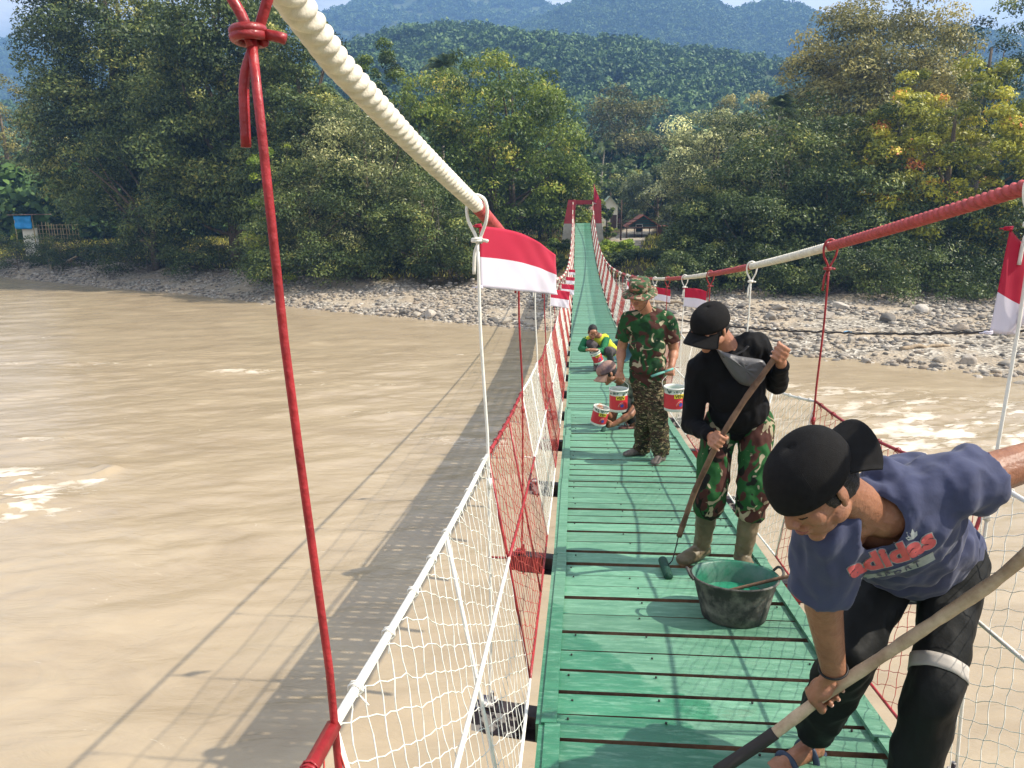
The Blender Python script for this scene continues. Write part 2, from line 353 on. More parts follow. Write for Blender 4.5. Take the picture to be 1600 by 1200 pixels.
ORD = ['first', 'second', 'third', 'fourth', 'fifth', 'sixth', 'seventh', 'eighth', 'ninth', 'tenth', 'eleventh', 'twelfth', 'thirteenth', 'fourteenth', 'fifteenth', 'sixteenth', 'seventeenth', 'eighteenth', 'nineteenth', 'twentieth']
for w in where:
    L_ = sorted([o for o in COL.objects if o.get('_r') == w], key=lambda o: o['_a'])
    for k, o in enumerate(L_):
        sz = 'big' if o['_s'] > .48 else ('middling' if o['_s'] > .36 else 'small'); o['label'] = sz+' weathered grey boulder '+w+', '+(('leftmost there' if k == 0 else ('rightmost there' if k == len(L_)-1 else ORD[k]+' from the left')))
for o in list(COL.objects):
    if '_r' in o: del o['_r'], o['_a'], o['_s']
bark = mat('driftwood', lin(150, 132, 108), .85, var=.3, vscale=5, bump=.4, bscale=20)
def log(pts, r, label):
    P = np.array(pts, float); P[:, 2] += ground_z(P[:, 0], P[:, 1])+r*.7
    k = np.linspace(0, 1, 12); t = np.linspace(0, 1, len(P)); C = np.stack([np.interp(k, t, P[:, j]) for j in range(3)], 1); C += RNG.normal(size=C.shape)*.04
    b = MB(); b.tube(C, r*np.linspace(1, .45, 12), 8); o = b.build('driftwood_log', bark); tag(o, label, 'log')
log([(14.2, 35.6, 0), (16.6, 36.2, 0)], .12, 'pale driftwood log lying on the gravel at the right')
log([(2.0, 48.0, .15), (5.6, 47.6, .35), (7.0, 46.8, 0)], .11, 'long bleached log on the stones behind the man in camouflage')
log([(-25.5, 61.2, .1), (-21.8, 60.4, .5)], .13, 'bare log leaning under the trees behind the red hanger rod')
log([(-21, 62.0, 0.1), (-17, 58.8, .6), (-16, 57.5, .2)], .10, 'thin fallen branch at the foot of the bank left of the flag')
log([(-55, 78, 0), (-52, 76.5, 1.2)], .22, 'leaning dead trunk on the bank at the far left')
log([(-58, 80.5, .2), (-55, 76.4, .2)], .2, 'thick fallen trunk lying at the far left water edge')
log([(-40, 71, .1), (-36, 69.3, .3)], .12, 'fallen branch on the shaded bank below the left trees')
# blue plastic scrap
b = MB(); b.blob((0, 0, .05), (.22, .12, .07), 10, 6); o = b.build('plastic_bag', mat('blue_plastic', lin(130, 175, 205), .4)); o.location = (13.1, 39.4, float(ground_z(13.1, 39.4)))
tag(o, 'crumpled light blue plastic bag on the gravel beyond the black hose', 'bag')
# black hose slung across the river, drooping past the right hand side
hp = [at(1180, 514, 26), at(1235, 517, 25), at(1330, 521, 22.5), at(1430, 522, 20), at(1520, 520, 18), at(1600, 517, 16.5), at(1800, 505, 14), at(2300, 460, 9), at(3400, 330, 5)]
hp = [at(1060, 500, 30), at(1120, 508, 28)]+hp
k = np.linspace(0, 1, 160); t = np.linspace(0, 1, len(hp)); hp = np.array(hp)
C = np.stack([np.interp(k, t, hp[:, j]) for j in range(3)], 1)
for _ in range(6): C[1:-1] = (C[:-2]+C[1:-1]*2+C[2:])/4
C[:, 2] += .01*np.sin(np.arange(160)*1.7)+.008*RNG.normal(size=160)
b = MB(); b.tube(C, .028, 8); b.tube(C+np.array([0, 0, .032])+.02*np.stack([np.zeros(160), np.zeros(160), np.sin(np.arange(160)*.9)], 1), .012, 6)
tag(b.build('water_hose', mat('black_rubber_hose', lin(52, 48, 46), .7, var=.3, vscale=3)), 'dark hose tied to a wire strung over the river at the right', 'hose')
# ------------------------------------------------------------------ footbridge
BR = empty('suspension_bridge', (0, 0, float(deck_z(0))), 0, 'long green planked suspension footbridge with red and white cables and netting over the brown river', 'bridge')
def bpart(b, name, mats, **k): return b.build(name, mats, BR, world=True, **k)
def paint_mat():
    m = D.materials.new('green_deck_paint'); m.use_nodes = True; n = m.node_tree; b = n.nodes['Principled BSDF']
    g = n.nodes.new('ShaderNodeNewGeometry'); a = n.nodes.new('ShaderNodeAttribute'); a.attribute_name = 'tint'
    def noise(s, d, r, sc=None):
        z = n.nodes.new('ShaderNodeTexNoise'); z.inputs['Scale'].default_value = s; z.inputs['Detail'].default_value = d; z.inputs['Roughness'].default_value = r
        if sc:
            q = n.nodes.new('ShaderNodeMapping'); q.inputs['Scale'].default_value = sc; n.links.new(g.outputs['Position'], q.inputs[0]); n.links.new(q.outputs[0], z.inputs[0])
        else: n.links.new(g.outputs['Position'], z.inputs[0])
        return z
    def mixc(f, A, B):
        x = n.nodes.new('ShaderNodeMix'); x.data_type = 'RGBA'
        for s, v in (('Factor', f), ('A', A), ('B', B)):
            if hasattr(v, 'outputs') or hasattr(v, 'links'): n.links.new(v, x.inputs[s])
            else: x.inputs[s].default_value = v
        return x.outputs['Result']
    old = n.nodes.new('ShaderNodeValToRGB'); e = old.color_ramp.elements; e[0].position = .25; e[0].color = lin(62, 112, 88); e[1].position = .75; e[1].color = lin(106, 152, 124)
    n.links.new(noise(5, 8, .65, (1, 6, 1)).outputs[0], old.inputs[0])
    wet = n.nodes.new('ShaderNodeValToRGB'); e = wet.color_ramp.elements; e[0].position = .3; e[0].color = lin(46, 106, 78); e[1].position = .75; e[1].color = lin(66, 130, 98)
    n.links.new(noise(4, 6, .6, (1, 5, 1)).outputs[0], wet.inputs[0])
    # fresh paint reaches from the left edge to a ragged line that runs over the nearest boards
    sx = n.nodes.new('ShaderNodeSeparateXYZ'); n.links.new(g.outputs['Position'], sx.inputs[0])
    def M(op, x, y=None, c=False):
        q = n.nodes.new('ShaderNodeMath'); q.operation = op; q.use_clamp = c
        for i, v in enumerate((x, y)):
            if v is None: continue
            if isinstance(v, (int, float)): q.inputs[i].default_value = v
            else: n.links.new(v, q.inputs[i])
        return q.outputs[0]
    nz_ = noise(3.5, 5, .6, (1, 1, 1)).outputs[0]
    lim = M('MULTIPLY', M('SUBTRACT', 3.25, sx.outputs['Y']), .55)                     # grows towards the viewer
    lim = M('MINIMUM', lim, .62); 
    xx = M('ADD', sx.outputs['X'], .42)
    d = M('ADD', M('SUBTRACT', lim, xx), M('MULTIPLY', M('SUBTRACT', nz_, .5), .5))
    d = M('ADD', d, M('MULTIPLY', a.outputs['Fac'], .12))
    wm = M('MULTIPLY', d, 40, True)
    far = M('MULTIPLY', M('MULTIPLY', M('SUBTRACT', sx.outputs['Y'], 14.3), 30, True), M('MULTIPLY', M('SUBTRACT', sx.outputs['X'], .08), 60, True)); wm = M('MAXIMUM', wm, M('MULTIPLY', far, .75))
    col = mixc(wm, old.outputs[0], wet.outputs[0])
    # worn streaks, scuffs and brown dirt where feet have passed
    sc = n.nodes.new('ShaderNodeValToRGB'); e = sc.color_ramp.elements; e[0].position = .50; e[1].position = .70; e[0].color = (0, 0, 0, 1); e[1].color = (.62, .62, .62, 1); n.links.new(noise(9, 9, .75, (1, 5, 1)).outputs[0], sc.inputs[0])
    col = mixc(sc.outputs[0], col, lin(138, 180, 154))
    dr = n.nodes.new('ShaderNodeValToRGB'); e = dr.color_ramp.elements; e[0].position = .60; e[1].position = .72; e[0].color = (0, 0, 0, 1); e[1].color = (.55, .55, .55, 1); n.links.new(noise(2.4, 9, .72, (1, 2.2, 1)).outputs[0], dr.inputs[0]); col = mixc(dr.outputs[0], col, lin(92, 104, 84))
    h = n.nodes.new('ShaderNodeHueSaturation'); n.links.new(col, h.inputs['Color'])
    v = n.nodes.new('ShaderNodeMapRange'); v.inputs['From Min'].default_value = -1; v.inputs['From Max'].default_value = 1; v.inputs['To Min'].default_value = .8; v.inputs['To Max'].default_value = 1.15; n.links.new(a.outputs['Fac'], v.inputs[0]); n.links.new(v.outputs[0], h.inputs['Value'])
    n.links.new(h.outputs[0], b.inputs['Base Color'])
    r = n.nodes.new('ShaderNodeMapRange'); r.inputs['To Min'].default_value = .55; r.inputs['To Max'].default_value = .28; n.links.new(wm, r.inputs[0]); n.links.new(r.outputs[0], b.inputs['Roughness'])
    bp = n.nodes.new('ShaderNodeBump'); bp.inputs['Strength'].default_value = .35; bp.inputs['Distance'].default_value = .004; n.links.new(noise(30, 6, .7, (1, 6, 1)).outputs[0], bp.inputs['Height']); n.links.new(bp.outputs[0], b.inputs['Normal'])
    return m
DECKP = paint_mat()
BROWN = mat('raw_brown_wood', lin(92, 72, 58), .85, var=.4, vscale=9, bump=.3)
RED = mat('red_paint', lin(150, 40, 44), .45, var=.28, vscale=22, bump=.35, bscale=70, coat=.12)
REDC = mat('faded_red_cable_paint', lin(168, 70, 68), .6, var=.25, vscale=26, bump=.3, bscale=80)
WHT = mat('white_paint', lin(226, 222, 212), .45, var=.07, vscale=25, bump=.1, bscale=120)
WHTC = mat('cream_cable_paint', lin(214, 206, 188), .6, var=.18, vscale=22, bump=.3, bscale=80)
STEEL = mat('dark_steel', lin(60, 52, 52), .5, metal=.4, var=.4, vscale=12)
WIREW = mat('white_net_wire', lin(226, 224, 214), .5); WIRER = mat('red_net_wire', lin(182, 74, 66), .5)

# boards
rng = np.random.default_rng(5)
y = -1.2; b = MB(); tints = []; NAILS = []
def slope(y): return (float(deck_z(y+.2))-float(deck_z(y-.2)))/.4
while y < YEND:
    w = rng.uniform(.135, .175) if y < 30 else .16
    gap = abs(rng.normal(.014, .012))+.004
    if y < 4.2: gap = rng.uniform(.012, .048)
    sk = rng.normal(0, .006)-.004; yc = y+w/2; z = float(deck_z(yc))+rng.normal(0, .0018)
    a = math.atan(slope(yc)); ca_, sa_ = math.cos(a), math.sin(a)
    x0 = -.6+rng.normal(0, .008); x1 = .6+rng.normal(0, .008); tl = rng.normal(0, .002)
    P = []; jit = rng.normal(0, .0038, 4)*(1 if y < 12 else 0)
    for dz in (-.032, 0):
        for jj, (xx_, s_) in enumerate(((x0, -1), (x1, -1), (x1, 1), (x0, 1))):
            dy = s_*w/2+jit[jj]; yy = yc+dy*ca_+xx_*sk; P.append((xx_, yy, z+dy*sa_+dz+tl*xx_))
    b.hull8(P, 0); b.m[-6:] = [1, 0, 1, 1, 1, 1]; tints += [rng.uniform(-1, 1)]*6
    NAILS += [(nx_+rng.normal(0, .012), yc+q_*w*.3+rng.normal(0, .008), z+.0012+tl*nx_) for nx_ in (-.5, -.17, .17, .5) for q_ in (-1, 1) if rng.random() < .55] if y < 9 else []
    y += w+gap
deck = bpart(b, 'deck', [DECKP, BROWN], smooth=False)
at_ = deck.data.attributes.new('tint', 'FLOAT', 'FACE'); at_.data.foreach_set('value', np.array(tints, np.float32))
b = MB()
for p_ in NAILS: b.lathe([(.0045, -.004), (.0045, .001), (.0001, .002)], p_, 8)
bpart(b, 'nail_heads', mat('rusty_nail', lin(30, 34, 30), .6))['kind'] = 'stuff'
def strip(b, xc, wd_, th, z0, ya=-1.2, yb=YEND, step=1.8, mi=0, wob=.006):
    yy = ya
    while yy < yb:
        ye = min(yy+step, yb); off = rng.normal(0, wob); n_ = max(2, int((ye-yy)/.45)); off2 = rng.normal(0, wob)
        for i in range(n_):
            a0 = yy+(ye-yy-.004)*i/n_; a1 = yy+(ye-yy-.004)*(i+1)/n_; o0 = off+(off2-off)*i/n_; o1 = off+(off2-off)*(i+1)/n_
            zA, zB = float(deck_z(a0)), float(deck_z(a1)); P = []
            for q in (z0, z0+th): P += [(xc+o0-wd_/2, a0, zA+q), (xc+o0+wd_/2, a0, zA+q), (xc+o1+wd_/2, a1, zB+q), (xc+o1-wd_/2, a1, zB+q)]
            b.hull8(P, mi)
        yy = ye
    return b
for sx_ in (-1, 1):
    b = MB(); strip(b, sx_*.575, .055, .018, .003, yb=9.4)
    o = bpart(b, 'edge_board', DECKP, smooth=False)
    b = MB(); strip(b, sx_*.608, .026, .075, -.062, wob=.004); bpart(b, 'side_board', [DECKP], smooth=False)
for xc in (-.5, -.17, .17, .5):
    b = MB(); strip(b, xc, .07, .07, -.105); bpart(b, 'stringer', BROWN, smooth=False)
# crossbeams: steel channels that carry the hangers
BY = [.74+1.8*i for i in range(37)]
def hcol(i): return RED if i % 2 == 0 else WHT
SK = -.30          # the beams run slightly askew
def beam_mesh(mid, endm):
    b = MB()
    for z0, h, w in ((-.11, .006, .07), (0-.004, .006, .07)): b.box((0, 0, z0), (1.72, w, h))
    b.box((0, .032, -.057), (1.72, .006, .1))
    for s in (-1, 1):
        b.box((s*.815, -.004, -.057), (.19, .066, .098), 1); b.box((s*.85, 0, .012), (.06, .06, .012), 1)
        b.tube([(s*.83, 0, -.14), (s*.83, 0, .06)], .008, 6, 1)
    me = D.meshes.new('crossbeam'); me.from_pydata(b.v, [], b.f); me.materials.append(mid); me.materials.append(endm); me.polygons.foreach_set('material_index', np.array(b.m, np.int32)); me.update(); return me
BM2 = [beam_mesh(STEEL, mat('red_beam_paint', lin(140, 44, 48), .5, var=.3, vscale=8)), beam_mesh(STEEL, mat('patchy_dark_beam_paint', lin(196, 190, 184), .5, col2=lin(52, 48, 62), vscale=22, lo=.5, hi=.56))]
for i, y in enumerate(BY):
    o = link('crossbeam', BM2[1 if i in (1, 3, 5) else (0 if i < 12 else i % 2)]); relparent(o, BR); o.location = (0, y, float(deck_z(y))-.107); o.rotation_euler = (0, 0, math.atan(SK/1.7))
# main cables
def cable(sx_):
    xc = .83*sx_; b = MB()
    segs = []
    y = -3.0
    while y < 67.0:
        st = .006 if y < 2.9 else (.009 if y < 6 else (.02 if y < 12 else (.1 if y < 30 else .4)))
        segs.append(y); y += st
    ys_ = np.array(segs); zs = cable_z(ys_); n_ = len(ys_); L_ = np.concatenate([[0], np.cumsum(np.hypot(np.diff(ys_), np.diff(zs)))])
    seg = 36; V = np.zeros((n_, seg, 3)); ph = np.arange(seg)*2*PI/seg
    R, rs, ns = .0105, .0146, 3
    for i in range(n_):
        sl_ = math.atan2(float(cable_z(ys_[i]+.05)-cable_z(ys_[i]-.05)), .1); tw = L_[i]/.126*2*PI*sx_*-1
        dlt = (ph-tw+PI/ns) % (2*PI/ns)-PI/ns
        rr_ = R*np.cos(dlt)+np.sqrt(np.maximum(rs**2-(R*np.sin(dlt))**2, 0)) if ys_[i] < 14 else np.full(seg, .0245)
        V[i, :, 0] = cable_x(sx_, ys_[i])+rr_*np.cos(ph); V[i, :, 1] = ys_[i]-rr_*np.sin(ph)*math.sin(sl_); V[i, :, 2] = zs[i]+rr_*np.sin(ph)*math.cos(sl_)
    I, K = np.meshgrid(np.arange(n_-1), np.arange(seg), indexing='ij'); K2 = (K+1) % seg
    Q = np.stack([I*seg+K, I*seg+K2, (I+1)*seg+K2, (I+1)*seg+K], -1).reshape(-1, 4)
    me = quads('main_cable', V, Q, [WHTC, REDC], smooth=True)
    bay = np.floor((ys_[:-1]-.74+sx_*.14)/1.8).astype(int); mi = np.repeat(bay % 2, seg).astype(np.int32); me.polygons.foreach_set('material_index', mi)
    o = link('main_cable', me); relparent(o, BR)
for s in (-1, 1): cable(s)
# hangers with the bent hook over the cable
def hook_mesh(m_):
    b = MB(); r = .006; 
    lp = [(.0, 0, -.13), (-.006, 0, -.10), (-.032, 0, -.055), (-.038, 0, -.01), (-.028, 0, .024), (0, 0, .038), (.028, 0, .024), (.038, 0, -.01), (.032, 0, -.055), (.012, .008, -.098), (.0, .012, -.125), (-.016, .012, -.16), (-.019, .012, -.235)]
    k = np.linspace(0, len(lp)-1, 60); P = np.array(lp); C = np.stack([np.interp(k, np.arange(len(lp)), P[:, j]) for j in range(3)], 1)
    for _ in range(3): C[1:-1] = (C[:-2]+2*C[1:-1]+C[2:])/4
    b.tube(C, r, 8)
    a = np.linspace(0, 4*PI, 40); b.tube(np.stack([-.004+.0155*np.cos(a), .006+.0185*np.sin(a), -.123+.012*a/(4*PI)], 1), r*.95, 8)
    b.tube([(.009, .004, -.115), (.03, .006, -.119), (.036, .006, -.121)], r, 8)
    me = D.meshes.new('hook'); me.from_pydata(b.v, [], b.f); me.materials.append(m_); me.polygons.foreach_set('use_smooth', np.ones(len(b.f), bool)); me.update(); return me
HK = {id(RED): hook_mesh(RED), id(WHT): hook_mesh(WHT)}
def rail_y(sx_, i): return BY[i] - (.15 if sx_ > 0 else 0) if False else BY[i]+sx_*SK/2*.95
def rail_pt(sx_, y):           # top rail sags between the posts
    f = ((y-sx_*SK/2*.95-.74)/1.8) % 1
    return np.array([sx_*(.818+.0*f), y, float(deck_z(y))+.962-(.05 if sx_ > 0 or y > 6 else .016)*math.sin(PI*f)])
for sx_ in (-1, 1):
    for i in range(len(BY)):
        y = rail_y(sx_, i); zt = float(cable_z(y)); zb = float(deck_z(y))-.12; m_ = hcol(i); b = MB()
        if zt-zb < .2: continue
        zr = float(deck_z(y))+.975; cx_ = float(cable_x(sx_, y)); pts = [(cx_, y, zt-.11), (cx_*.6+sx_*.83*.4, y+.004, (zt+zr)/2), (sx_*.812, y-.003, zr), (sx_*.818, y, zb+.3), (sx_*.83, y, zb)]
        if zt-.14 < zr: pts = [(sx_*.83, y, zt-.05), (sx_*.83, y, zb)]
        k = np.linspace(0, 1, 14); P = np.array(pts); t_ = np.linspace(0, 1, len(P)); C = np.stack([np.interp(k, t_, P[:, j]) for j in range(3)], 1)
        b.tube(C, .0057, 8 if i < 6 else 5)
        if i < 4: b.tube([tuple(C[7]+[0, 0, .02]), tuple(C[7]-[0, 0, .02])], .0105, 8)
        o = bpart(b, 'hanger', m_)
        if zt-zr > .3 or True:
            h = link('hook', HK[id(m_)], o); h.location = (float(cable_x(sx_, y)), y, zt); h.rotation_euler = (0, 0, rad(8)*(-1)**i)
# rails
for sx_ in (-1, 1):
    for nm, fx, fz, r in (('top_rail', .80, None, .0076), ('mid_rail', .742, .55, .0065), ('bottom_rail', .665, .035, .006)):
        b = MB()
        for i in range(len(BY)-1):
            y0, y1 = rail_y(sx_, i), rail_y(sx_, i+1); P = []
            for k in range(9):
                y = y0+(y1-y0)*k/8; p = rail_pt(sx_, min(y, y1-1e-4)) if fz is None else np.array([sx_*fx, y, float(deck_z(y))+fz-.012*math.sin(PI*k/8)]); 
                if fz is None and k in (0, 8): p[2] = float(deck_z(y))+.962
                P.append(p)
            b.tube(P, r, 8 if i < 8 else 4, mi=0 if i % 2 == 0 else 1)
            if i == 0: 
                P0 = [(p[0], 2*y0-p[1], float(deck_z(2*y0-p[1]))+(p[2]-float(deck_z(p[1])))) for p in P]; b.tube(P0, r if fz else .011, 8, mi=1)
        bpart(b, nm, [WHT, RED])
# side frames (sloping posts) and the netting, one of each per bay and side
def post_pt(sx_, y, t): # t 0 top .. 1 bottom
    rp = rail_pt(sx_, y); return np.array([sx_*(.818-.153*t), y, rp[2]+(float(deck_z(y))+.03-rp[2])*t])
for sx_ in (-1, 1):
    for i in range(-1, len(BY)-1):
        y0 = rail_y(sx_, 0)+1.8*i; y1 = y0+1.8; m_ = (WHT if i % 2 == 0 else RED); b = MB(); nn = 6 if i < 8 else 4
        e = 1e-4
        b.tube([post_pt(sx_, y0+e, 0), post_pt(sx_, y0+e+.03, .5), post_pt(sx_, y0+e, 1)], .0062, nn)
        b9 = MB(); b9.tube([post_pt(sx_, y0+.9, 0), post_pt(sx_, y0+.9, .5), post_pt(sx_, y0+.9, 1)], .0055, nn); bpart(b9, 'brace', m_)
        b.tube([(sx_*.825, y0+.005, float(deck_z(y0))+.55), post_pt(sx_, y0+.027, .45)], .0045, nn)
        bpart(b, 'side_post', m_)
        # chain-link net
        near = i < 4; pw = .060 if i < 10 else .085; nr = 12 if i < 10 else 8; nc = int(round(1.8/pw)); wr = .0013 if i < 3 else (.0015 if i < 10 else .0034); b = []
        def npt(c, r_):
            y = y0+1.8*c/nc; y = min(max(y, y0+e), y1-e); t = r_/nr; p = post_pt(sx_, y, .015+.97*t)
            if near: p = p+rng.normal(0, .0035, 3)
            else: p = p+rng.normal(0, .003, 3)
            return p
        G = {}
        def gp(c, r_):
            if (c, r_) not in G: G[(c, r_)] = npt(c, r_)
            return G[(c, r_)]
        E_ = []
        if i < 10:
            sc_ = 1 if i < 4 else .8; H_s = .95
            def lp(p_, q_):
                y = y0+.066*sc_*p_-.012*sc_*q_; s_ = .033*sc_*p_+.058*sc_*q_
                return y, s_
            for p_ in range(-2, 40):
                for q_ in range(-40, 30):
                    ya_, sa2 = lp(p_, q_)
                    if not (y0-.02 < ya_ < y1+.02 and -.03 < sa2 < H_s+.03): continue
                    if (p_, q_) not in G: G[(p_, q_)] = post_pt(sx_, min(max(ya_, y0+e), y1-e), min(max(sa2/H_s, 0), 1))+rng.normal(0, .0032, 3)*[.6, 1, 1]
            for (p_, q_), P0_ in list(G.items()):
                for n_ in ((p_+1, q_), (p_, q_+1)):
                    if n_ in G:
                        P1_ = G[n_]; md_ = (P0_+P1_)/2+np.array([0, (.005 if n_[1] != q_ else 0)*(-1)**(p_+q_), (.004 if n_[0] != p_ else 0)*(-1)**q_])*(1 if near else .5)
                        E_ += [(P0_, md_), (md_, P1_)] if near else [(P0_, P1_)]
        else:
            for c in range(nc):
                for r_ in range(nr):
                    if (c+r_) % 2 == 0: E_.append((gp(c, r_), gp(c+1, r_+1)))
                    else: E_.append((gp(c+1, r_), gp(c, r_+1)))
        A = np.array([p for p, q in E_]); B_ = np.array([q for p, q in E_])
        if near:   # wires bend at the twists and their ends curl over the rail
            pass
        T = B_-A; T /= np.linalg.norm(T, axis=1)[:, None]; nrm = np.cross(T, [0, 0, 1.]); nrm /= np.linalg.norm(nrm, axis=1)[:, None]; bn = np.cross(T, nrm)
        ks = 4 if near else 3; V = []
        for E0 in (A-T*wr, B_+T*wr):
            for k in range(ks): g = 2*PI*k/ks; V.append(E0+wr*(math.cos(g)*nrm+math.sin(g)*bn))
        V = np.stack(V, 1); M_ = len(A); base = (np.arange(M_)*2*ks)[:, None]
        F = np.concatenate([base+np.array([[k, (k+1) % ks, ks+(k+1) % ks, ks+k]]) for k in range(ks)], 0)
        me = quads('net_panel', V, F, WIREW if i % 2 == 0 else WIRER)
        o = link('net_panel', me); relparent(o, BR)
        if near:   # tie wires along the top rail
            b = MB(); 
            for k in range(9):
                y = y0+.1+.2*k; c = rail_pt(sx_, y); a = np.linspace(0, 3.5*PI, 14); rr_ = .0115
                P = np.stack([c[0]+rr_*np.cos(a), c[1]+.012*a/(3.5*PI), c[2]+rr_*np.sin(a)], 1); P = np.concatenate([P, [P[-1]+np.array([-sx_*rng.uniform(-.02, .03), rng.uniform(-.03, .0), -rng.uniform(0, .02)])]])
                b.tube(P, .0017, 4)
            w = bpart(b, 'tie_wires', WHT if i % 2 == 0 else RED); w['kind'] = 'stuff'
# ------------------------------------------------------------------ portal of the far end
TY = 67.2; TW = empty('bridge_portal', (.15, TY, 3.0), 0, 'red and grey concrete portal carrying the cables at the far end of the bridge', 'portal')
CONC = mat('grey_concrete', lin(150, 146, 136), .9, var=.2, vscale=2, bump=.3, bscale=12); RPNT = mat('dark_red_portal_paint', lin(142, 34, 38), .6, var=.15, vscale=3)
def zc(px): return float(at(900, px, TY)[2])
zt, zm, zb = zc(312), zc(349), 2.6
def xp(px, py): return float(at(px, py, TY)[0])
for s, (a0, a1, b0, b1, c0, c1) in ((-1, (xp(888, 312), xp(900, 312), xp(881, 349), xp(898, 349), xp(876, 385), xp(896, 385))), (1, (xp(927, 312), xp(939, 312), xp(927, 349), xp(940, 349), xp(926, 385), xp(946, 385)))):
    b = MB(); d = .75
    def q(x0, x1, z, dd_): return [(x0, TY-dd_, z), (x1, TY-dd_, z), (x1, TY+dd_, z), (x0, TY+dd_, z)]
    b.hull8(q(c0, c1, zb, d)+q(b0, b1, zm, d*.8)); b.hull8(q(b0+.01, b1-.01, zm, d*.79)+q(a0, a1, zt, .4), 1)
    b.build('leg', [CONC, RPNT], TW, smooth=False, world=True)
b = MB(); b.box(((xp(898, 315)+xp(928, 315))/2, TY, zt-.22), (xp(928, 315)-xp(898, 315)+.3, .5, .36)); b.build('top_beam', RPNT, TW, smooth=False, world=True)
# ------------------------------------------------------------------ foliage
def leaf_material(name, ramp, rough=.5, trans=.28, spec=.35):
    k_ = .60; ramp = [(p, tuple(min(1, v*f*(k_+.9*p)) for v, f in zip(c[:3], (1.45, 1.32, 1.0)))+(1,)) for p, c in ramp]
    m = D.materials.new(name); m.use_nodes = True; n = m.node_tree; b = n.nodes['Principled BSDF']; out = n.nodes['Material Output']
    a = n.nodes.new('ShaderNodeAttribute'); a.attribute_name = 'tint'; r = n.nodes.new('ShaderNodeValToRGB'); e = r.color_ramp.elements
    e[0].position, e[0].color = ramp[0]; e[1].position, e[1].color = ramp[-1]
    for q in ramp[1:-1]: x = e.new(q[0]); x.color = q[1]
    n.links.new(a.outputs['Fac'], r.inputs[0]); n.links.new(r.outputs[0], b.inputs['Base Color']); b.inputs['Roughness'].default_value = rough; b.inputs['Specular IOR Level'].default_value = spec
    t = n.nodes.new('ShaderNodeBsdfTranslucent'); n.links.new(r.outputs[0], t.inputs[0]); mx_ = n.nodes.new('ShaderNodeMixShader'); mx_.inputs[0].default_value = trans
    n.links.new(b.outputs[0], mx_.inputs[1]); n.links.new(t.outputs[0], mx_.inputs[2]); n.links.new(mx_.outputs[0], out.inputs[0]); return m
LF = {
 'dark': leaf_material('dark_foliage', [(0, lin(44, 60, 36)), (.5, lin(66, 84, 48)), (.8, lin(92, 106, 62)), (1, lin(128, 130, 78))]),
 'grey': leaf_material('greyish_foliage', [(0, lin(58, 72, 48)), (.5, lin(86, 98, 66)), (.8, lin(118, 126, 92)), (1, lin(158, 160, 128))], .4),
 'olive': leaf_material('olive_foliage', [(0, lin(50, 70, 32)), (.45, lin(80, 102, 42)), (.8, lin(108, 124, 50)), (1, lin(144, 140, 76))]),
 'gold': leaf_material('yellow_green_foliage', [(0, lin(72, 92, 40)), (.4, lin(128, 136, 50)), (.86, lin(156, 156, 58)), (.98, lin(168, 140, 72)), (1, lin(186, 116, 84))]),
 'feather': leaf_material('feathery_foliage', [(0, lin(62, 70, 44)), (.5, lin(94, 98, 60)), (1, lin(136, 132, 88))]),
 'bright': leaf_material('bright_green_foliage', [(0, lin(76, 104, 36)), (.5, lin(110, 136, 46)), (1, lin(158, 168, 66))]),
 'silver': leaf_material('pale_leaved_foliage', [(0, lin(58, 76, 48)), (.5, lin(92, 104, 66)), (.78, lin(130, 136, 100)), (1, lin(188, 186, 152))], .4),
}
BARK = mat('tree_bark', lin(98, 86, 70), .9, var=.35, vscale=6, bump=.5, bscale=18)
PALEBARK = mat('pale_bark', lin(158, 148, 130), .9, var=.2, vscale=6)
def leaves(C, Rc, n, ls, rng, droop=.25, up=.25, tint0=.5, tspread=.18, flat=.88, aspect=.42):
    """n leaf blades spread through clusters (centres C, radii Rc); returns verts, tints"""
    k = rng.integers(0, len(C), n) if False else rng.choice(len(C), n, p=Rc**2/np.sum(Rc**2))
    d = rng.normal(size=(n, 3)); d /= np.linalg.norm(d, axis=1)[:, None]; d[:, 2] = np.where(rng.random(n) < .72, np.abs(d[:, 2]), d[:, 2]); d[:, 2] *= .95
    rr_ = Rc[k]*(.45+.65*rng.random(n)**.7); P = C[k]+d*rr_[:, None]*np.array([1, 1, flat])
    nr_ = d*.9+np.array([0, 0, up])+rng.normal(size=(n, 3))*.55; nr_ /= np.linalg.norm(nr_, axis=1)[:, None]
    ax = np.cross(nr_, rng.normal(size=(n, 3))); ax /= np.linalg.norm(ax, axis=1)[:, None]; ax[:, 2] -= droop; ax /= np.linalg.norm(ax, axis=1)[:, None]
    sd = np.cross(nr_, ax); sd /= np.linalg.norm(sd, axis=1)[:, None]
    l = ls*(.6+.8*rng.random(n))[:, None]; w = l*aspect
    V = np.stack([P-ax*l*.5, P+sd*w*.5+nr_*l*.06, P+ax*l*.5, P-sd*w*.5+nr_*l*.06], 1)
    ct = rng.normal(0, tspread, len(C)); t = np.clip(tint0+ct[k]+rng.normal(0, .13, n)+.12*d[:, 2], 0, 1)  # upward side of each cluster tinted lighter: top light put into the leaf colour
    return V.reshape(-1, 3), t
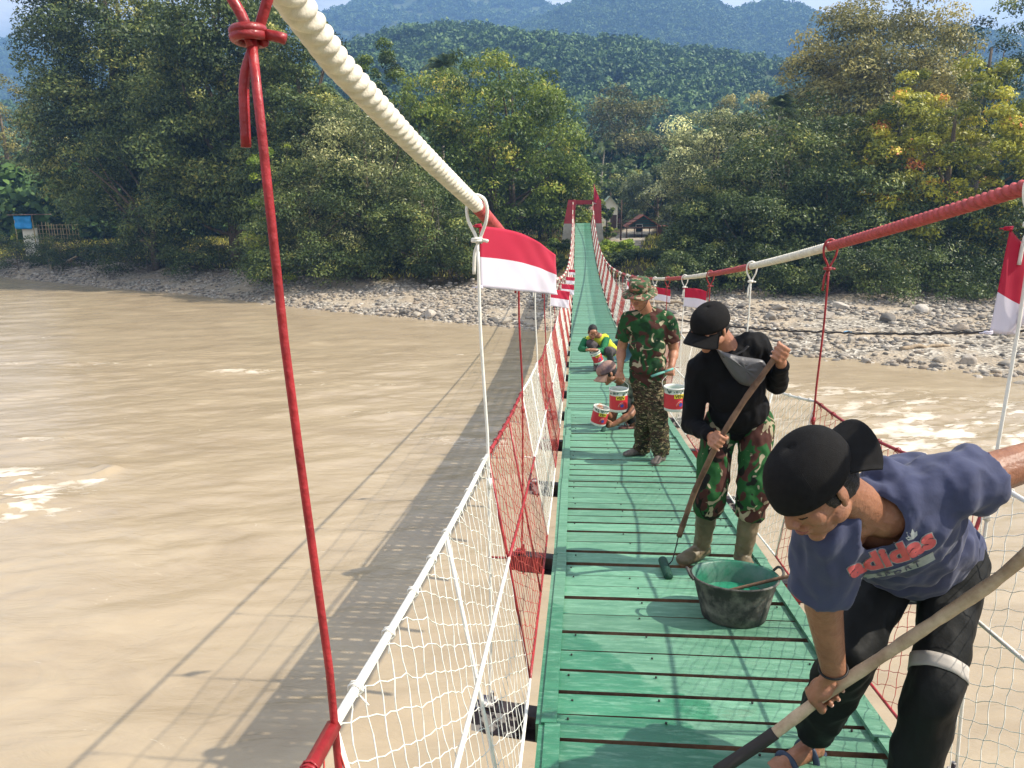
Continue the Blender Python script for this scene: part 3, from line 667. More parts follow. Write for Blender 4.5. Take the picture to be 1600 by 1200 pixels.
def crown_clusters(w, dpt, h, n, rc, rng, shape='round', base=0):
    """cluster centres in an uneven crown volume; local coords, z from base (bottom of crown) to base+h"""
    lob = [(rng.uniform(-.45, .45)*w, rng.uniform(-.4, .4)*dpt, rng.uniform(.25, .8)*h, rng.uniform(.28, .48)) for _ in range(7)]
    C = []
    tries = 0
    while len(C) < n and tries < n*60:
        tries += 1; x, y, z = rng.uniform(-.5, .5), rng.uniform(-.5, .5), rng.random()
        if shape == 'round': lim = math.sqrt(max(0, 1-((z-.45)/.56)**2))
        elif shape == 'cone': lim = (1-z)**.75*1.05
        elif shape == 'flat': lim = math.sqrt(max(0, 1-((z-.6)/.45)**2)) if z > .2 else .25
        elif shape == 'full': lim = math.sqrt(max(0, 1-(max(0, z-.35)/.66)**2))
        else: lim = 1
        r = math.hypot(x, y)*2
        lim *= 1+.22*vnoise(np.array(math.atan2(y, x)*1.6+5), np.array(z*3.), int(w*10) % 91)
        if r > lim or r < lim*.45 and rng.random() < .75: continue
        C.append((x*w, y*dpt, base+z*h))
    C = np.array(C); R = rc*(.6+.8*rng.random(len(C))); return C, R
def make_tree(name, label, cat, x, y, w, h, crown_base, kind, n=22000, ncl=130, rc=None, ls=.26, shape='round', seed=1, group=None, dpt=None, bark=BARK, tr=None, tint0=.5, tspread=.18, trunks=1, zoff=0, up=.35, droop=.25, lean=0):
    rng = np.random.default_rng(seed); z0 = float(ground_z(x, y))+zoff; dpt = dpt or w*.85
    root = empty(name, (x, y, z0), 0, label, cat, group)
    rc = rc or w*.10
    C, R = crown_clusters(w, dpt, h-crown_base, ncl, rc, rng, shape, crown_base); C[:, 0] += lean*C[:, 2]/h
    V, t = leaves(C, R, n, ls, rng, tint0=tint0, tspread=tspread, up=up, droop=droop)
    me = quads('crown', V, np.arange(len(V)).reshape(-1, 4), LF[kind], tint=t); link('crown', me, root)
    b = MB(); tr = tr or h*.022+.06
    for q in range(trunks):
        bx, by = (0, 0) if q == 0 else (rng.uniform(-.18, .18)*w, rng.uniform(-.1, .1)*dpt)
        top = h*.8; k = np.linspace(0, 1, 9); P = np.stack([bx+lean*k*.8+np.cumsum(rng.normal(0, .03*h/9, 9)), by+np.cumsum(rng.normal(0, .03*h/9, 9)), k*top-.3], 1)
        b.tube(P, tr*(1-.8*k)*(1 if q == 0 else .6)+.015, 8)
        for _ in range(9 if q == 0 else 5):
            c = C[rng.integers(len(C))]; s0 = P[int(np.clip((c[2]*.55)/top*8, 1, 6))]; m_ = (s0+c)/2+rng.normal(0, .05*w, 3)*[1, 1, .4]
            kk = np.linspace(0, 1, 7)[:, None]; B = (1-kk)**2*s0+2*kk*(1-kk)*m_+kk**2*c; b.tube(B, tr*.42*(1-.85*kk[:, 0])+.008, 5)
    b.build('trunk', bark, root)
    return root
def px_tree(name, label, cat, u, vtop, wpx, y, kind, crown_frac=.85, **k):
    """tree of a real size standing at distance y on the ground; its size follows from the survey"""
    p = at(u, vtop, y); x = float(p[0]); dist = math.hypot(x-EYE[0], y); w = wpx/1200*dist*1.02
    z0 = float(ground_z(x, y))+k.get('zoff', 0); h = float(p[2])-z0
    return make_tree(name, label, cat, x, y, w, h, h*(1-crown_frac), kind, **k)
T = px_tree
G1 = 'trees along the far river bank'
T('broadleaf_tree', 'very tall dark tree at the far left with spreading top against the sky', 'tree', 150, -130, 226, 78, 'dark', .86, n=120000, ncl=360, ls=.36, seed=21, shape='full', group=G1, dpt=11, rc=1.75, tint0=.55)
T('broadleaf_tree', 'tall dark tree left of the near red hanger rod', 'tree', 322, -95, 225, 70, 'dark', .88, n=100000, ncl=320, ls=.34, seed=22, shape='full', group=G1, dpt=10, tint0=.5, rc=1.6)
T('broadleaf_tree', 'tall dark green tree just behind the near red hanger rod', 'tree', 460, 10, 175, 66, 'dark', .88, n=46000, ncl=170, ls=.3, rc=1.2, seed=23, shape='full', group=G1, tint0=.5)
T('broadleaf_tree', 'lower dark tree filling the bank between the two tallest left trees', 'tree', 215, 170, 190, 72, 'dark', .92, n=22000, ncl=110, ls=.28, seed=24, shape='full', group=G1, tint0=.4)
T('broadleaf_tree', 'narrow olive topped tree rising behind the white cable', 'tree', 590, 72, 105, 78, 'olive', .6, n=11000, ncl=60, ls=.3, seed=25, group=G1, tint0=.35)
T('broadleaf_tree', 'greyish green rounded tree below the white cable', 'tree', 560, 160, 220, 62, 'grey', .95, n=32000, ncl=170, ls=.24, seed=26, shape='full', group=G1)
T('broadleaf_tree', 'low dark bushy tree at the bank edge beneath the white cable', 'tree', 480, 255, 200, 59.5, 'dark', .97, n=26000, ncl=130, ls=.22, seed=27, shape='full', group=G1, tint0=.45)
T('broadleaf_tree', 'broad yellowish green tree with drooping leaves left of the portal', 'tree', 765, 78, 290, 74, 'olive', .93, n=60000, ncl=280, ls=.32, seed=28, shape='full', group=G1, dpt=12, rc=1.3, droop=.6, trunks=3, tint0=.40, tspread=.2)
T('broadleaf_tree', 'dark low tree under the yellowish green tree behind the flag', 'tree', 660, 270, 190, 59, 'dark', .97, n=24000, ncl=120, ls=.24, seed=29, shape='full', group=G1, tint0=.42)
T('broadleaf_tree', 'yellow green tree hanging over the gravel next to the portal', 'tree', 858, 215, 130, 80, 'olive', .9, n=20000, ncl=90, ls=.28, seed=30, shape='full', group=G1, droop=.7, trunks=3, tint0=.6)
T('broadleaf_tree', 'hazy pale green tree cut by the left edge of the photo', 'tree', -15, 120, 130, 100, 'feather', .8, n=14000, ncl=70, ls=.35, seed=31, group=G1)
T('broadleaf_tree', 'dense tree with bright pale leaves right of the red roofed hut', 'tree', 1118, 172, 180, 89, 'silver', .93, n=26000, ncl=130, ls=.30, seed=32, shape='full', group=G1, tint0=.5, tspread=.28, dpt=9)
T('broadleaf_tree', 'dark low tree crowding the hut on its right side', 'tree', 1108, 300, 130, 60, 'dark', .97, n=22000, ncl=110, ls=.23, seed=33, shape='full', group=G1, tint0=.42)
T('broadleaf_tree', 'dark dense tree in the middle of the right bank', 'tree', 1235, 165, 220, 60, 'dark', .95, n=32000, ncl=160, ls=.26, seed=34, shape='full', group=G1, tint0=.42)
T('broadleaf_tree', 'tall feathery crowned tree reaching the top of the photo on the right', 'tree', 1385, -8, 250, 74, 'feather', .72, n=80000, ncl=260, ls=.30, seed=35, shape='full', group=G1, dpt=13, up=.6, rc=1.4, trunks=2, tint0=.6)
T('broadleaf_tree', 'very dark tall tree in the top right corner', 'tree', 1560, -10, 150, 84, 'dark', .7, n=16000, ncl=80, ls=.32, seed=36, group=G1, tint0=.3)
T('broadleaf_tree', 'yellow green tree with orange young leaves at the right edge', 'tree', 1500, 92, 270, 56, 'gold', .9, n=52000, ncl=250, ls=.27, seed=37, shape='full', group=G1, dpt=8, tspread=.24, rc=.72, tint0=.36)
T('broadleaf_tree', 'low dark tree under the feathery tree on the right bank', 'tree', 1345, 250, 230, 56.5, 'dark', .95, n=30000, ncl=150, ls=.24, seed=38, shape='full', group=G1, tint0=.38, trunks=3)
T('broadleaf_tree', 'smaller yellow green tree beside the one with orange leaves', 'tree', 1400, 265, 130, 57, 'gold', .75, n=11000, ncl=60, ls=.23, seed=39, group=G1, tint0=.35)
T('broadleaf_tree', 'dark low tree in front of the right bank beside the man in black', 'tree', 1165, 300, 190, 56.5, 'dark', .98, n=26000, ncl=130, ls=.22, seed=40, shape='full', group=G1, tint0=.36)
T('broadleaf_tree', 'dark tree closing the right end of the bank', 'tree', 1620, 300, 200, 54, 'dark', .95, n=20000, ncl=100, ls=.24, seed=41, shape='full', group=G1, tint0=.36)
G2 = 'trees standing behind the village'
T('broadleaf_tree', 'tall rounded tree behind the village right of the portal', 'tree', 978, 132, 105, 130, 'feather', .8, n=12000, ncl=60, ls=.5, seed=51, group=G2, tint0=.3, rc=2.2, bark=PALEBARK)
T('broadleaf_tree', 'rounded hazy tree left of the pale leaved tree', 'tree', 1060, 215, 110, 140, 'feather', .85, n=9000, ncl=50, ls=.5, seed=52, group=G2, tint0=.45)
T('broadleaf_tree', 'hazy green tree behind the feathery tree of the right bank', 'tree', 1180, 130, 150, 120, 'feather', .85, n=12000, ncl=60, ls=.45, seed=53, group=G2, tint0=.55)
T('broadleaf_tree', 'dark low tree behind the white gabled building', 'tree', 955, 250, 110, 112, 'dark', .95, n=10000, ncl=50, ls=.4, seed=54, group=G2, shape='full')
T('broadleaf_tree', 'mid green tree above the red roofed hut', 'tree', 1030, 255, 110, 104, 'grey', .95, n=10000, ncl=50, ls=.4, seed=55, group=G2, shape='full', tint0=.4)
T('broadleaf_tree', 'leafy tree seen through the opening of the portal', 'tree', 912, 285, 60, 92, 'olive', .9, n=9000, ncl=40, ls=.3, seed=56, group=G2, shape='full')
T('broadleaf_tree', 'small rounded tree on the slope between portal and white building', 'tree', 948, 318, 34, 80, 'olive', .95, n=5000, ncl=30, ls=.2, seed=57, group=G2, shape='full', tint0=.4)
# shrubs
def shrub(name, label, u, vtop, wpx, y, kind, seed, n=5000, group='shrubs on the bank', **k):
    return T(name, label, 'shrub', u, vtop, wpx, y, kind, 1.0, n=n, ncl=k.pop('ncl', 40), ls=k.pop('ls', .18), seed=seed, shape='full', group=group, tr=.04, **k)
for i, (l, u, vt, w, y, kd, kw) in enumerate([
    ('grassy light green shrub at the foot of the portal on the right', 968, 376, 62, 64, 'bright', dict(tint0=.3)), ('dark green shrub under the right leg of the portal', 950, 395, 50, 60, 'dark', {}),
    ('dark shrub on the slope below the red roofed hut', 1010, 392, 70, 62, 'dark', {}), ('dark shrub under the bridge left of the portal', 872, 375, 50, 66, 'olive', dict(tint0=.2)),
    ('dark shrub hanging over the gravel left of the bridge end', 868, 398, 46, 60, 'dark', {}), ('bright yellow banana like shrub at the far left edge', 28, 296, 90, 97, 'bright', dict(ls=.5, tint0=.8)),
    ('bright green leafy shrub behind the near red hanger rod', 420, 190, 90, 61, 'bright', dict(zoff=5.0, n=3500) if False else dict(n=6000)), ('dark shrub on the bank below the tarp', 20, 362, 110, 78, 'dark', {}),
    ('dark shrub above the leaning trunks at the far left', 90, 372, 90, 78, 'dark', {}), ('dark shrub between the left trunks', 225, 372, 150, 71, 'dark', {}), ('dark shrub on the bank below the tall dark tree', 340, 372, 150, 67, 'dark', {}),
    ('dark shrub at the bank edge right of the red rod', 440, 385, 120, 63, 'dark', {}), ('dark shrub trailing down to the gravel below the greyish tree', 560, 385, 160, 58.5, 'dark', {}), ('dark shrub right behind the near flag', 700, 385, 130, 57.5, 'dark', {}),
    ('dark shrub at the edge of the stones on the right bank', 1105, 385, 130, 54.2, 'dark', {}), ('dark shrub below the dense middle tree on the right', 1230, 380, 170, 53, 'dark', {}), ('dark shrub under the yellow green tree', 1360, 385, 190, 53, 'dark', {}), ('dark shrub between the hut and the stones on the right bank', 1062, 400, 110, 53.5, 'dark', {}), ('dark low shrub overhanging the gravel in the middle of the right bank', 1300, 385, 150, 51.2, 'dark', {}), ('dark low shrub overhanging the gravel near the hose on the right', 1440, 388, 170, 50.2, 'dark', {}), ('low dark shrub overhanging the gravel at the right edge', 1590, 392, 150, 49.8, 'dark', {}), ('dark low shrub overhanging the gravel above the cap of the man in black', 1165, 388, 150, 52.6, 'dark', {}), ('dark shrub in the shade at the right edge', 1510, 380, 200, 52, 'dark', {})]):
    kw = dict(kw); kw.setdefault('tint0', .35); kw.setdefault('n', 7000); shrub('shrub', l, u, vt, w, y, kd, 70+i, **kw)
# palms
def palm(label, u, vtop, y, fl=2.6, seed=1, nf=15, h=None, lean=.6):
    rng = np.random.default_rng(seed); p = at(u, vtop, y); x = float(p[0]); z0 = float(ground_z(x, y)); h = float(p[2])-z0-fl*.45
    root = empty('coconut_palm', (x, y, z0), 0, label, 'palm', 'coconut palms among the bank trees'); k = np.linspace(0, 1, 10)
    P = np.stack([lean*(k**2-1), 0*k, k*h-.2], 1); b = MB(); b.tube(P, .17-.07*k, 8); b.build('trunk', PALEBARK, root)
    V = []; t = []
    for i in range(nf):
        a = 2*PI*i/nf+rng.uniform(-.2, .2); el = rng.uniform(-.1, 1.15); l = fl*rng.uniform(.85, 1.1); s = np.linspace(0, 1, 22)
        r = l*s*math.cos(el); z = l*s*math.sin(el)-l*.75*s**2.2*(.5+.5*math.cos(el)); ctr = np.stack([r*math.cos(a), r*math.sin(a), z+h-.2], 1)
        tg = np.gradient(ctr, axis=0); tg /= np.linalg.norm(tg, axis=1)[:, None]; side = np.cross(tg, [0, 0, 1.]); side /= np.linalg.norm(side, axis=1)[:, None]+1e-9
        for j in range(2, 22):
            L_ = fl*.28*math.sin(PI*min(1, s[j]*.9+.12))+.08
            for sg in (-1, 1):
                for e_ in (0, .5):
                    c = ctr[j]-tg[j]*fl/22*e_; d = side[j]*sg*.8+tg[j]*.45+np.array([0, 0, -.55]); d /= np.linalg.norm(d); w_ = tg[j]*.035
                    V += [c-w_, c+w_, c+d*L_+w_*.2, c+d*L_-w_*.2]; t.append(np.clip(.45+rng.normal(0, .15), 0, 1))
    V = np.array(V); link('crown', quads('crown', V, np.arange(len(V)).reshape(-1, 4), LF['dark'], tint=t), root)
palm('coconut palm showing above the yellowish green tree', 694, 78, 82, 3.2, 1)
palm('dark drooping palm between the white cable and the red rod', 500, 118, 72, 3.0, 2)
palm('palm fronds arching left of the yellowish green tree', 655, 160, 76, 2.8, 3)
palm('dark palm poking from the right bank trees', 1222, 142, 70, 2.4, 4)
palm('slim palm with pale stem behind the portal', 945, 215, 118, 2.6, 5, nf=11)
palm('shorter slim palm with pale stem behind the portal', 958, 205, 128, 2.6, 6, nf=11)
palm('low palm on the slope just right of the portal', 1000, 258, 108, 3.0, 7)
palm('low palm in the yellow undergrowth at the far left', 22, 235, 99, 3.2, 8)
# bare liana and white trunk behind the flag
b = MB(); k = np.linspace(0, 1, 20)
for q in range(5):
    a_, c_ = at(655+q*12, 285+q*10, 59.4+.1*q), at(640+q*16, 420+q*3, 59.0+.1*q); P = a_+(c_-a_)*k[:, None]; P[:, 0] += .5*np.sin(k*PI)*(-1)**q; b.tube(P, .035, 5)
tag(b.build('liana', PALEBARK), 'bare pale lianas hanging in front of the bank trees left of the flag', 'liana')
# ------------------------------------------------------------------ hills with their forest, village, haze
def ridge(pts, y): P = [at(u, v, y) for u, v in pts]; P.sort(key=lambda p: p[0]); return np.array([p[0] for p in P]), np.array([p[2] for p in P])
hill_mat = mat('wooded_hill_ground', lin(58, 74, 42), .95, col2=lin(84, 92, 52), vscale=.02)
def hill(name, pts, yr, y0, y1, seed, amp, nx=260, ny=90, back=.6, drop=7):
    rx, rz = ridge(pts, yr); xs = np.linspace(rx[0], rx[-1], nx); ys = np.concatenate([np.linspace(y0, yr, ny), np.linspace(yr, y1, 24)[1:]])
    X, Y, Q = grid(xs, ys); top = np.interp(X, rx, rz)-drop; t = np.clip((Y-y0)/(yr-y0), 0, 1); t = t*t*(3-2*t)*.55+.45*t
    Z = 3+(top-3)*t; Z = np.where(Y > yr, top-(Y-yr)*back, Z); s = amp*12
    sp = fbm(X/s, Y/s, 4, seed); Z = Z+amp*sp*np.clip(t*1.6, 0, 1)*(1-.7*np.clip((Y-yr*.8)/(yr*.2), 0, 1))
    o = link(name, quads(name, np.stack([X, Y, Z], -1), Q, hill_mat, smooth=True)); tag(o, kind='structure'); return X, Y, Z
P_mid = [(-1500, 130), (-600, 150), (-200, 170), (0, 175), (200, 160), (400, 130), (500, 92), (545, 74), (600, 58), (660, 47), (720, 42), (780, 43), (850, 52), (900, 60), (960, 64), (1020, 72), (1100, 92), (1160, 108), (1220, 122), (1300, 128), (1450, 140), (1700, 150), (2200, 160), (3200, 170)]
P_far1 = [(-1500, 20), (-500, 70), (-100, 75), (0, 60), (30, 52), (60, 66), (120, 80), (300, 70), (420, 45), (490, 32), (540, 20), (600, -2), (700, -30), (800, -30), (880, 4), (960, 24), (1100, 40), (1300, 60), (1700, 70), (2600, 60), (3400, 40)]
P_far2 = [(600, 140), (740, 70), (820, 40), (860, 24), (900, 4), (940, -8), (1000, -16), (1060, -12), (1100, -3), (1140, 15), (1170, 9), (1205, 2), (1240, 10), (1275, 28), (1330, 44), (1400, 50), (1480, 44), (1600, 70), (2000, 60), (2600, 70)]
XM, YM, ZM = hill('near_hill', P_mid, 460, 150, 700, 3, 7)
X1_, Y1_, Z1_ = hill('far_mountain', P_far1, 1250, 640, 1600, 6, 30, drop=7)
X2_, Y2_, Z2_ = hill('steep_mountain', P_far2, 1000, 600, 1300, 9, 28, nx=200, drop=7)
# canopy: blob-like clumps of leaf faces, instanced by geometry nodes on points (a forest nobody could count)
def canopy_leaf_mat(name, cols, rnd=.35):
    m = D.materials.new(name); m.use_nodes = True; n = m.node_tree; b = n.nodes['Principled BSDF']; b.inputs['Roughness'].default_value = .6; b.inputs['Specular IOR Level'].default_value = .25
    a = n.nodes.new('ShaderNodeAttribute'); a.attribute_name = 'tint'; o = n.nodes.new('ShaderNodeObjectInfo'); ad = n.nodes.new('ShaderNodeMath'); ad.operation = 'MULTIPLY_ADD'; ad.inputs[1].default_value = .5
    n.links.new(a.outputs['Fac'], ad.inputs[0]); ml = n.nodes.new('ShaderNodeMath'); ml.operation = 'MULTIPLY'; ml.inputs[1].default_value = .35; n.links.new(o.outputs['Random'], ml.inputs[0]); ge = n.nodes.new('ShaderNodeNewGeometry'); nz1 = n.nodes.new('ShaderNodeTexNoise'); nz1.inputs['Scale'].default_value = .018; nz1.inputs['Detail'].default_value = 4; n.links.new(ge.outputs['Position'], nz1.inputs[0]); a3 = n.nodes.new('ShaderNodeMath'); a3.operation = 'MULTIPLY_ADD'; a3.inputs[1].default_value = 1.3; n.links.new(nz1.outputs[0], a3.inputs[0]); sb_ = n.nodes.new('ShaderNodeMath'); sb_.operation = 'SUBTRACT'; sb_.inputs[1].default_value = .78; n.links.new(ml.outputs[0], sb_.inputs[0]); n.links.new(sb_.outputs[0], a3.inputs[2]); n.links.new(a3.outputs[0], ad.inputs[2])
    r = n.nodes.new('ShaderNodeValToRGB'); e = r.color_ramp.elements; e[0].color = cols[0]; e[1].color = cols[-1]; x = e.new(.5); x.color = cols[1]; n.links.new(ad.outputs[0], r.inputs[0]); n.links.new(r.outputs[0], b.inputs['Base Color']); return m
CAN = canopy_leaf_mat('hill_canopy', [lin(56, 82, 42), lin(86, 112, 54), lin(126, 142, 76)])
def canopy_proto(seed, n=520):
    rng = np.random.default_rng(seed); C, R = crown_clusters(1, 1, .75, 26, .17, rng, 'round', 0); V, t = leaves(C, R, n, .13, rng, aspect=.7, tint0=.5, tspread=.2)
    o = D.objects.new('canopy_clump', quads('canopy_clump', V, np.arange(len(V)).reshape(-1, 4), CAN, tint=t)); return o
PROT = [canopy_proto(300+i) for i in range(5)]
pcol = D.collections.new('canopy_clumps')
for o in PROT: pcol.objects.link(o)
def forest(name, pts, scales, label, cat):
    me = D.meshes.new(name); me.vertices.add(len(pts)); me.vertices.foreach_set('co', np.asarray(pts, np.float32).ravel()); a = me.attributes.new('size', 'FLOAT', 'POINT'); a.data.foreach_set('value', np.asarray(scales, np.float32)); me.update()
    o = link(name, me); g = D.node_groups.new(name, 'GeometryNodeTree'); g.interface.new_socket('Geometry', in_out='INPUT', socket_type='NodeSocketGeometry'); g.interface.new_socket('Geometry', in_out='OUTPUT', socket_type='NodeSocketGeometry')
    N = g.nodes.new; gi, go = N('NodeGroupInput'), N('NodeGroupOutput'); mp_ = N('GeometryNodeMeshToPoints'); ip = N('GeometryNodeInstanceOnPoints'); ci = N('GeometryNodeCollectionInfo'); ci.inputs['Collection'].default_value = pcol; ci.inputs['Separate Children'].default_value = True; ci.inputs['Reset Children'].default_value = True
    rv = N('FunctionNodeRandomValue'); rv.data_type = 'FLOAT_VECTOR'; rv.inputs['Min'].default_value = (-.1, -.1, 0); rv.inputs['Max'].default_value = (.1, .1, 6.28); na = N('GeometryNodeInputNamedAttribute'); na.data_type = 'FLOAT'; na.inputs['Name'].default_value = 'size'
    k = g.links.new; k(gi.outputs[0], mp_.inputs[0]); k(mp_.outputs[0], ip.inputs['Points']); k(ci.outputs[0], ip.inputs['Instance']); ip.inputs['Pick Instance'].default_value = True; k(rv.outputs[0], ip.inputs['Rotation']); k(na.outputs[0], ip.inputs['Scale']); k(ip.outputs[0], go.inputs[0])
    md = o.modifiers.new('canopy', 'NODES'); md.node_group = g; return tag(o, label, cat, kind='stuff')
def scatter(X, Y, Z, n, smin, smax, rng, ymin=None, vis=None):
    ny_, nx_ = X.shape; fi = rng.uniform(0, ny_-1.001, n); fj = rng.uniform(0, nx_-1.001, n); i = fi.astype(int); j = fj.astype(int); u = (fi-i)[:, None]; v = (fj-j)[:, None]
    P = np.stack([X, Y, Z], -1); Q_ = P[i, j]*(1-u)*(1-v)+P[i+1, j]*u*(1-v)+P[i, j+1]*(1-u)*v+P[i+1, j+1]*u*v
    s = smin+(smax-smin)*rng.random(n)**2; 
    ang = np.abs(Q_[:, 0]/Q_[:, 1]+.085); ok = ang < .86
    Q_, s = Q_[ok], s[ok]; Q_[:, 2] -= s*.2; return Q_, s
rng = np.random.default_rng(77)
p, s = scatter(XM[:112], YM[:112], ZM[:112], 42000, 3.5, 13, rng); forest('hill_forest', p, s, 'dense green forest covering the nearer hill behind the village', 'forest')
p, s = scatter(X2_[:100], Y2_[:100], Z2_[:100], 26000, 8, 16, rng); forest('mountain_forest', p, s, 'bluish forest on the steep mountain in the middle of the skyline', 'forest')
p, s = scatter(X1_[:100], Y1_[:100], Z1_[:100], 26000, 11, 22, rng); forest('mountain_forest', p, s, 'blue hazy forest on the farthest mountain range at the upper left', 'forest')
# valley woods behind the first trees
n = 2600; yy = rng.uniform(94, 190, n); xx = rng.uniform(-.95, .82, n)*yy*1.0; ok = ~((np.abs(xx-8) < 16) & (yy < 122)); xx, yy = xx[ok], yy[ok]
pts = np.stack([xx, yy, ground_z(xx, yy)+rng.uniform(-1, 3, len(xx))+np.clip((yy-110)*.09, 0, 9)], 1); forest('valley_wood', pts, rng.uniform(6, 11, len(xx)), 'hazy green wood filling the valley behind the riverside trees', 'forest')
# undergrowth on the bank
gm = leaf_material('undergrowth', [(0, lin(58, 66, 32)), (.5, lin(96, 104, 46)), (1, lin(150, 146, 76))])
n = 60000; x = rng.uniform(-75, 45, n); y = treeline(x)+rng.uniform(1.5, 30, n); ok = ~((np.abs(x-3.2-(y-70)*.14) < 1.9) & (y > 68)) & (fbm(x*.4, y*.4, 2, 5) > -.55); x, y = x[ok], y[ok]; n = len(x)
a = rng.uniform(0, 2*PI, n); h = rng.uniform(.15, .5, n); z = ground_z(x, y)-.03; dx, dy = np.cos(a)*.05, np.sin(a)*.05; lx, ly = rng.normal(0, .16, n), rng.normal(0, .16, n)
V = np.stack([np.stack([x-dx, y-dy, z], 1), np.stack([x+dx, y+dy, z], 1), np.stack([x+dx*.3+lx, y+dy*.3+ly, z+h], 1), np.stack([x-dx*.3+lx, y-dy*.3+ly, z+h], 1)], 1).reshape(-1, 3)
tag(link('undergrowth', quads('undergrowth', V, np.arange(4*n).reshape(-1, 4), gm, tint=rng.random(n))), 'tangled grass and low undergrowth on top of the bank', 'undergrowth', kind='stuff')

# ------------------------------------------------------------------ village
CREAM = mat('cream_wall', lin(222, 218, 202), .8, var=.08, vscale=2); GROOF = mat('pale_green_roof', lin(172, 184, 158), .6, var=.1, vscale=2); RROOF = mat('orange_tile_roof', lin(146, 84, 62), .8, var=.2, vscale=6)
DWOOD = mat('dark_house_wood', lin(74, 56, 46), .9, var=.3, vscale=3); TEAL = mat('teal_boards', lin(44, 96, 92), .8, var=.25, vscale=5); PINK = mat('faded_pink_boards', lin(164, 110, 104), .8, var=.15, vscale=5); ROOFM = mat('rusty_roof', lin(132, 104, 92), .8, var=.3, vscale=2)
GLS = mat('dark_window', lin(40, 46, 50), .2); LOGM = mat('bamboo_pole', lin(176, 156, 112), .8, var=.2, vscale=9)
def gx(u, v, y): return at(u, v, y)
def house(name, label, x0, x1, y0, dep, zw, zr, wall, roof, floor=0, over=.4, wins=(), gable='x', zb=None, door=None):
    zb = float(ground_z((x0+x1)/2, y0))-.1 if zb is None else zb; root = empty(name, ((x0+x1)/2, y0+dep/2, zb), 0, label, 'house'); b = MB(); t = .14; y1 = y0+dep
    ym, xm = (y0+y1)/2, (x0+x1)/2
    b.box((xm, y0+t/2, (zb+floor+zw)/2), (x1-x0, t, zw-zb-floor)); b.box((xm, y1-t/2, (zb+floor+zw)/2), (x1-x0, t, zw-zb-floor))
    for xx_ in (x0+t/2, x1-t/2): b.box((xx_, ym, (zb+floor+zw)/2), (t, dep-2*t-.004, zw-zb-floor))
    if gable == 'y':  # ridge runs along y, gable faces the river
        for yy_ in (y0, y1-t): b.add([(x0, yy_, zw), (x1, yy_, zw), (xm, yy_, zr-.05), (x0, yy_+t, zw), (x1, yy_+t, zw), (xm, yy_+t, zr-.05)], [(0, 1, 2), (5, 4, 3), (0, 3, 4, 1), (1, 4, 5, 2), (2, 5, 3, 0)])
    else:
        for xx_ in (x0, x1-t): b.add([(xx_, y0, zw), (xx_, y1, zw), (xx_, ym, zr-.05), (xx_+t, y0, zw), (xx_+t, y1, zw), (xx_+t, ym, zr-.05)], [(2, 1, 0), (3, 4, 5), (1, 4, 3, 0), (2, 5, 4, 1), (0, 3, 5, 2)])
    b.build('wall', wall, root, smooth=False, world=True); b = MB(); th = .09
    if gable == 'y':
        s = (zr-zw)/((x1-x0)/2); e = over
        for sg in (-1, 1):
            xa, za = xm+sg*((x1-x0)/2+e), zw-s*e; P = [(xm, y0-e, zr), (xm, y1+e, zr), (xa, y1+e, za), (xa, y0-e, za)]; P2 = [(p[0], p[1], p[2]+th) for p in P]; b.hull8(P+P2 if sg > 0 else P[::-1]+P2[::-1])
    else:
        s = (zr-zw)/(dep/2); e = over
        for sg in (-1, 1):
            ya, za = ym+sg*(dep/2+e), zw-s*e; P = [(x0-e, ym, zr), (x1+e, ym, zr), (x1+e, ya, za), (x0-e, ya, za)]; P2 = [(p[0], p[1], p[2]+th) for p in P]; b.hull8(P[::-1]+P2[::-1] if sg > 0 else P+P2)
    b.build('roof', roof, root, smooth=False, world=True)
    for (wx, wz, ww, wh) in wins:
        b = MB(); b.box((wx, y0-.02, wz), (ww+.16, .06, wh+.16)); f = b.build('window', CREAM if wall is not CREAM else DWOOD, root, smooth=False, world=True)
        b = MB(); b.box((wx, y0-.045, wz), (ww, .03, wh)); p = b.build('pane', GLS, None, smooth=False); p.parent = f
    if door:
        b = MB(); b.box((door[0], y0-.02, zb+floor+door[2]/2), (door[1], .06, door[2])); b.build('door', DWOOD, root, smooth=False, world=True)
    return root
# red roofed stilt hut
y = 84; xa, xb = float(gx(985, 370, y)[0]), float(gx(1024, 370, y)[0]); zw = float(gx(1000, 350, y)[2]); zr = float(gx(1000, 337, y)[2]); zf = float(gx(1000, 372, y)[2])
H_ = house('stilt_hut', 'small stilt hut with orange roof and teal walls beside the right leg of the portal', xa, xb, y, 4.2, zw, zr, TEAL, RROOF, floor=1.0, over=.55, gable='y', zb=float(ground_z(xa, y)), wins=[(xa+.9, (zw+zf)/2+.3, .6, .7)])
b = MB(); b.box(((xa+xb)/2-.3, y-.9, float(ground_z(xa, y))+1.0), (xb-xa+.6, 1.7, .12)); b.build('veranda', DWOOD, H_, smooth=False, world=True)
for i in range(5):
    b = MB(); xx_ = xa-.5+(xb-xa+.5)*i/4; b.tube([(xx_, y-1.6, float(ground_z(xx_, y))-.2), (xx_, y-1.6, zw-.1 if i in (0, 4) else float(ground_z(xx_, y))+.95)], .06, 6); b.build('post', DWOOD, H_, world=True)
b = MB()
for k in range(3): b.box(((xa+xb)/2-.3, y-1.6, float(ground_z(xa, y))+1.3+.28*k), (xb-xa+.5, .05, .06))
b.build('railing', DWOOD, H_, smooth=False, world=True)
b = MB(); x2 = float(gx(1042, 346, y)[0]); b.box(((xb+x2)/2+.3, y+1, zw-.25), (x2-xb+.3, 3, .08)); b.build('side_roof', RROOF, H_, smooth=False, world=True)
b = MB(); b.box(((xb+x2)/2+.1, y+1.6, (zw+zf)/2-.2), (x2-xb-.3, .12, zw-zf)); b.build('side_wall', PINK, H_, smooth=False, world=True)
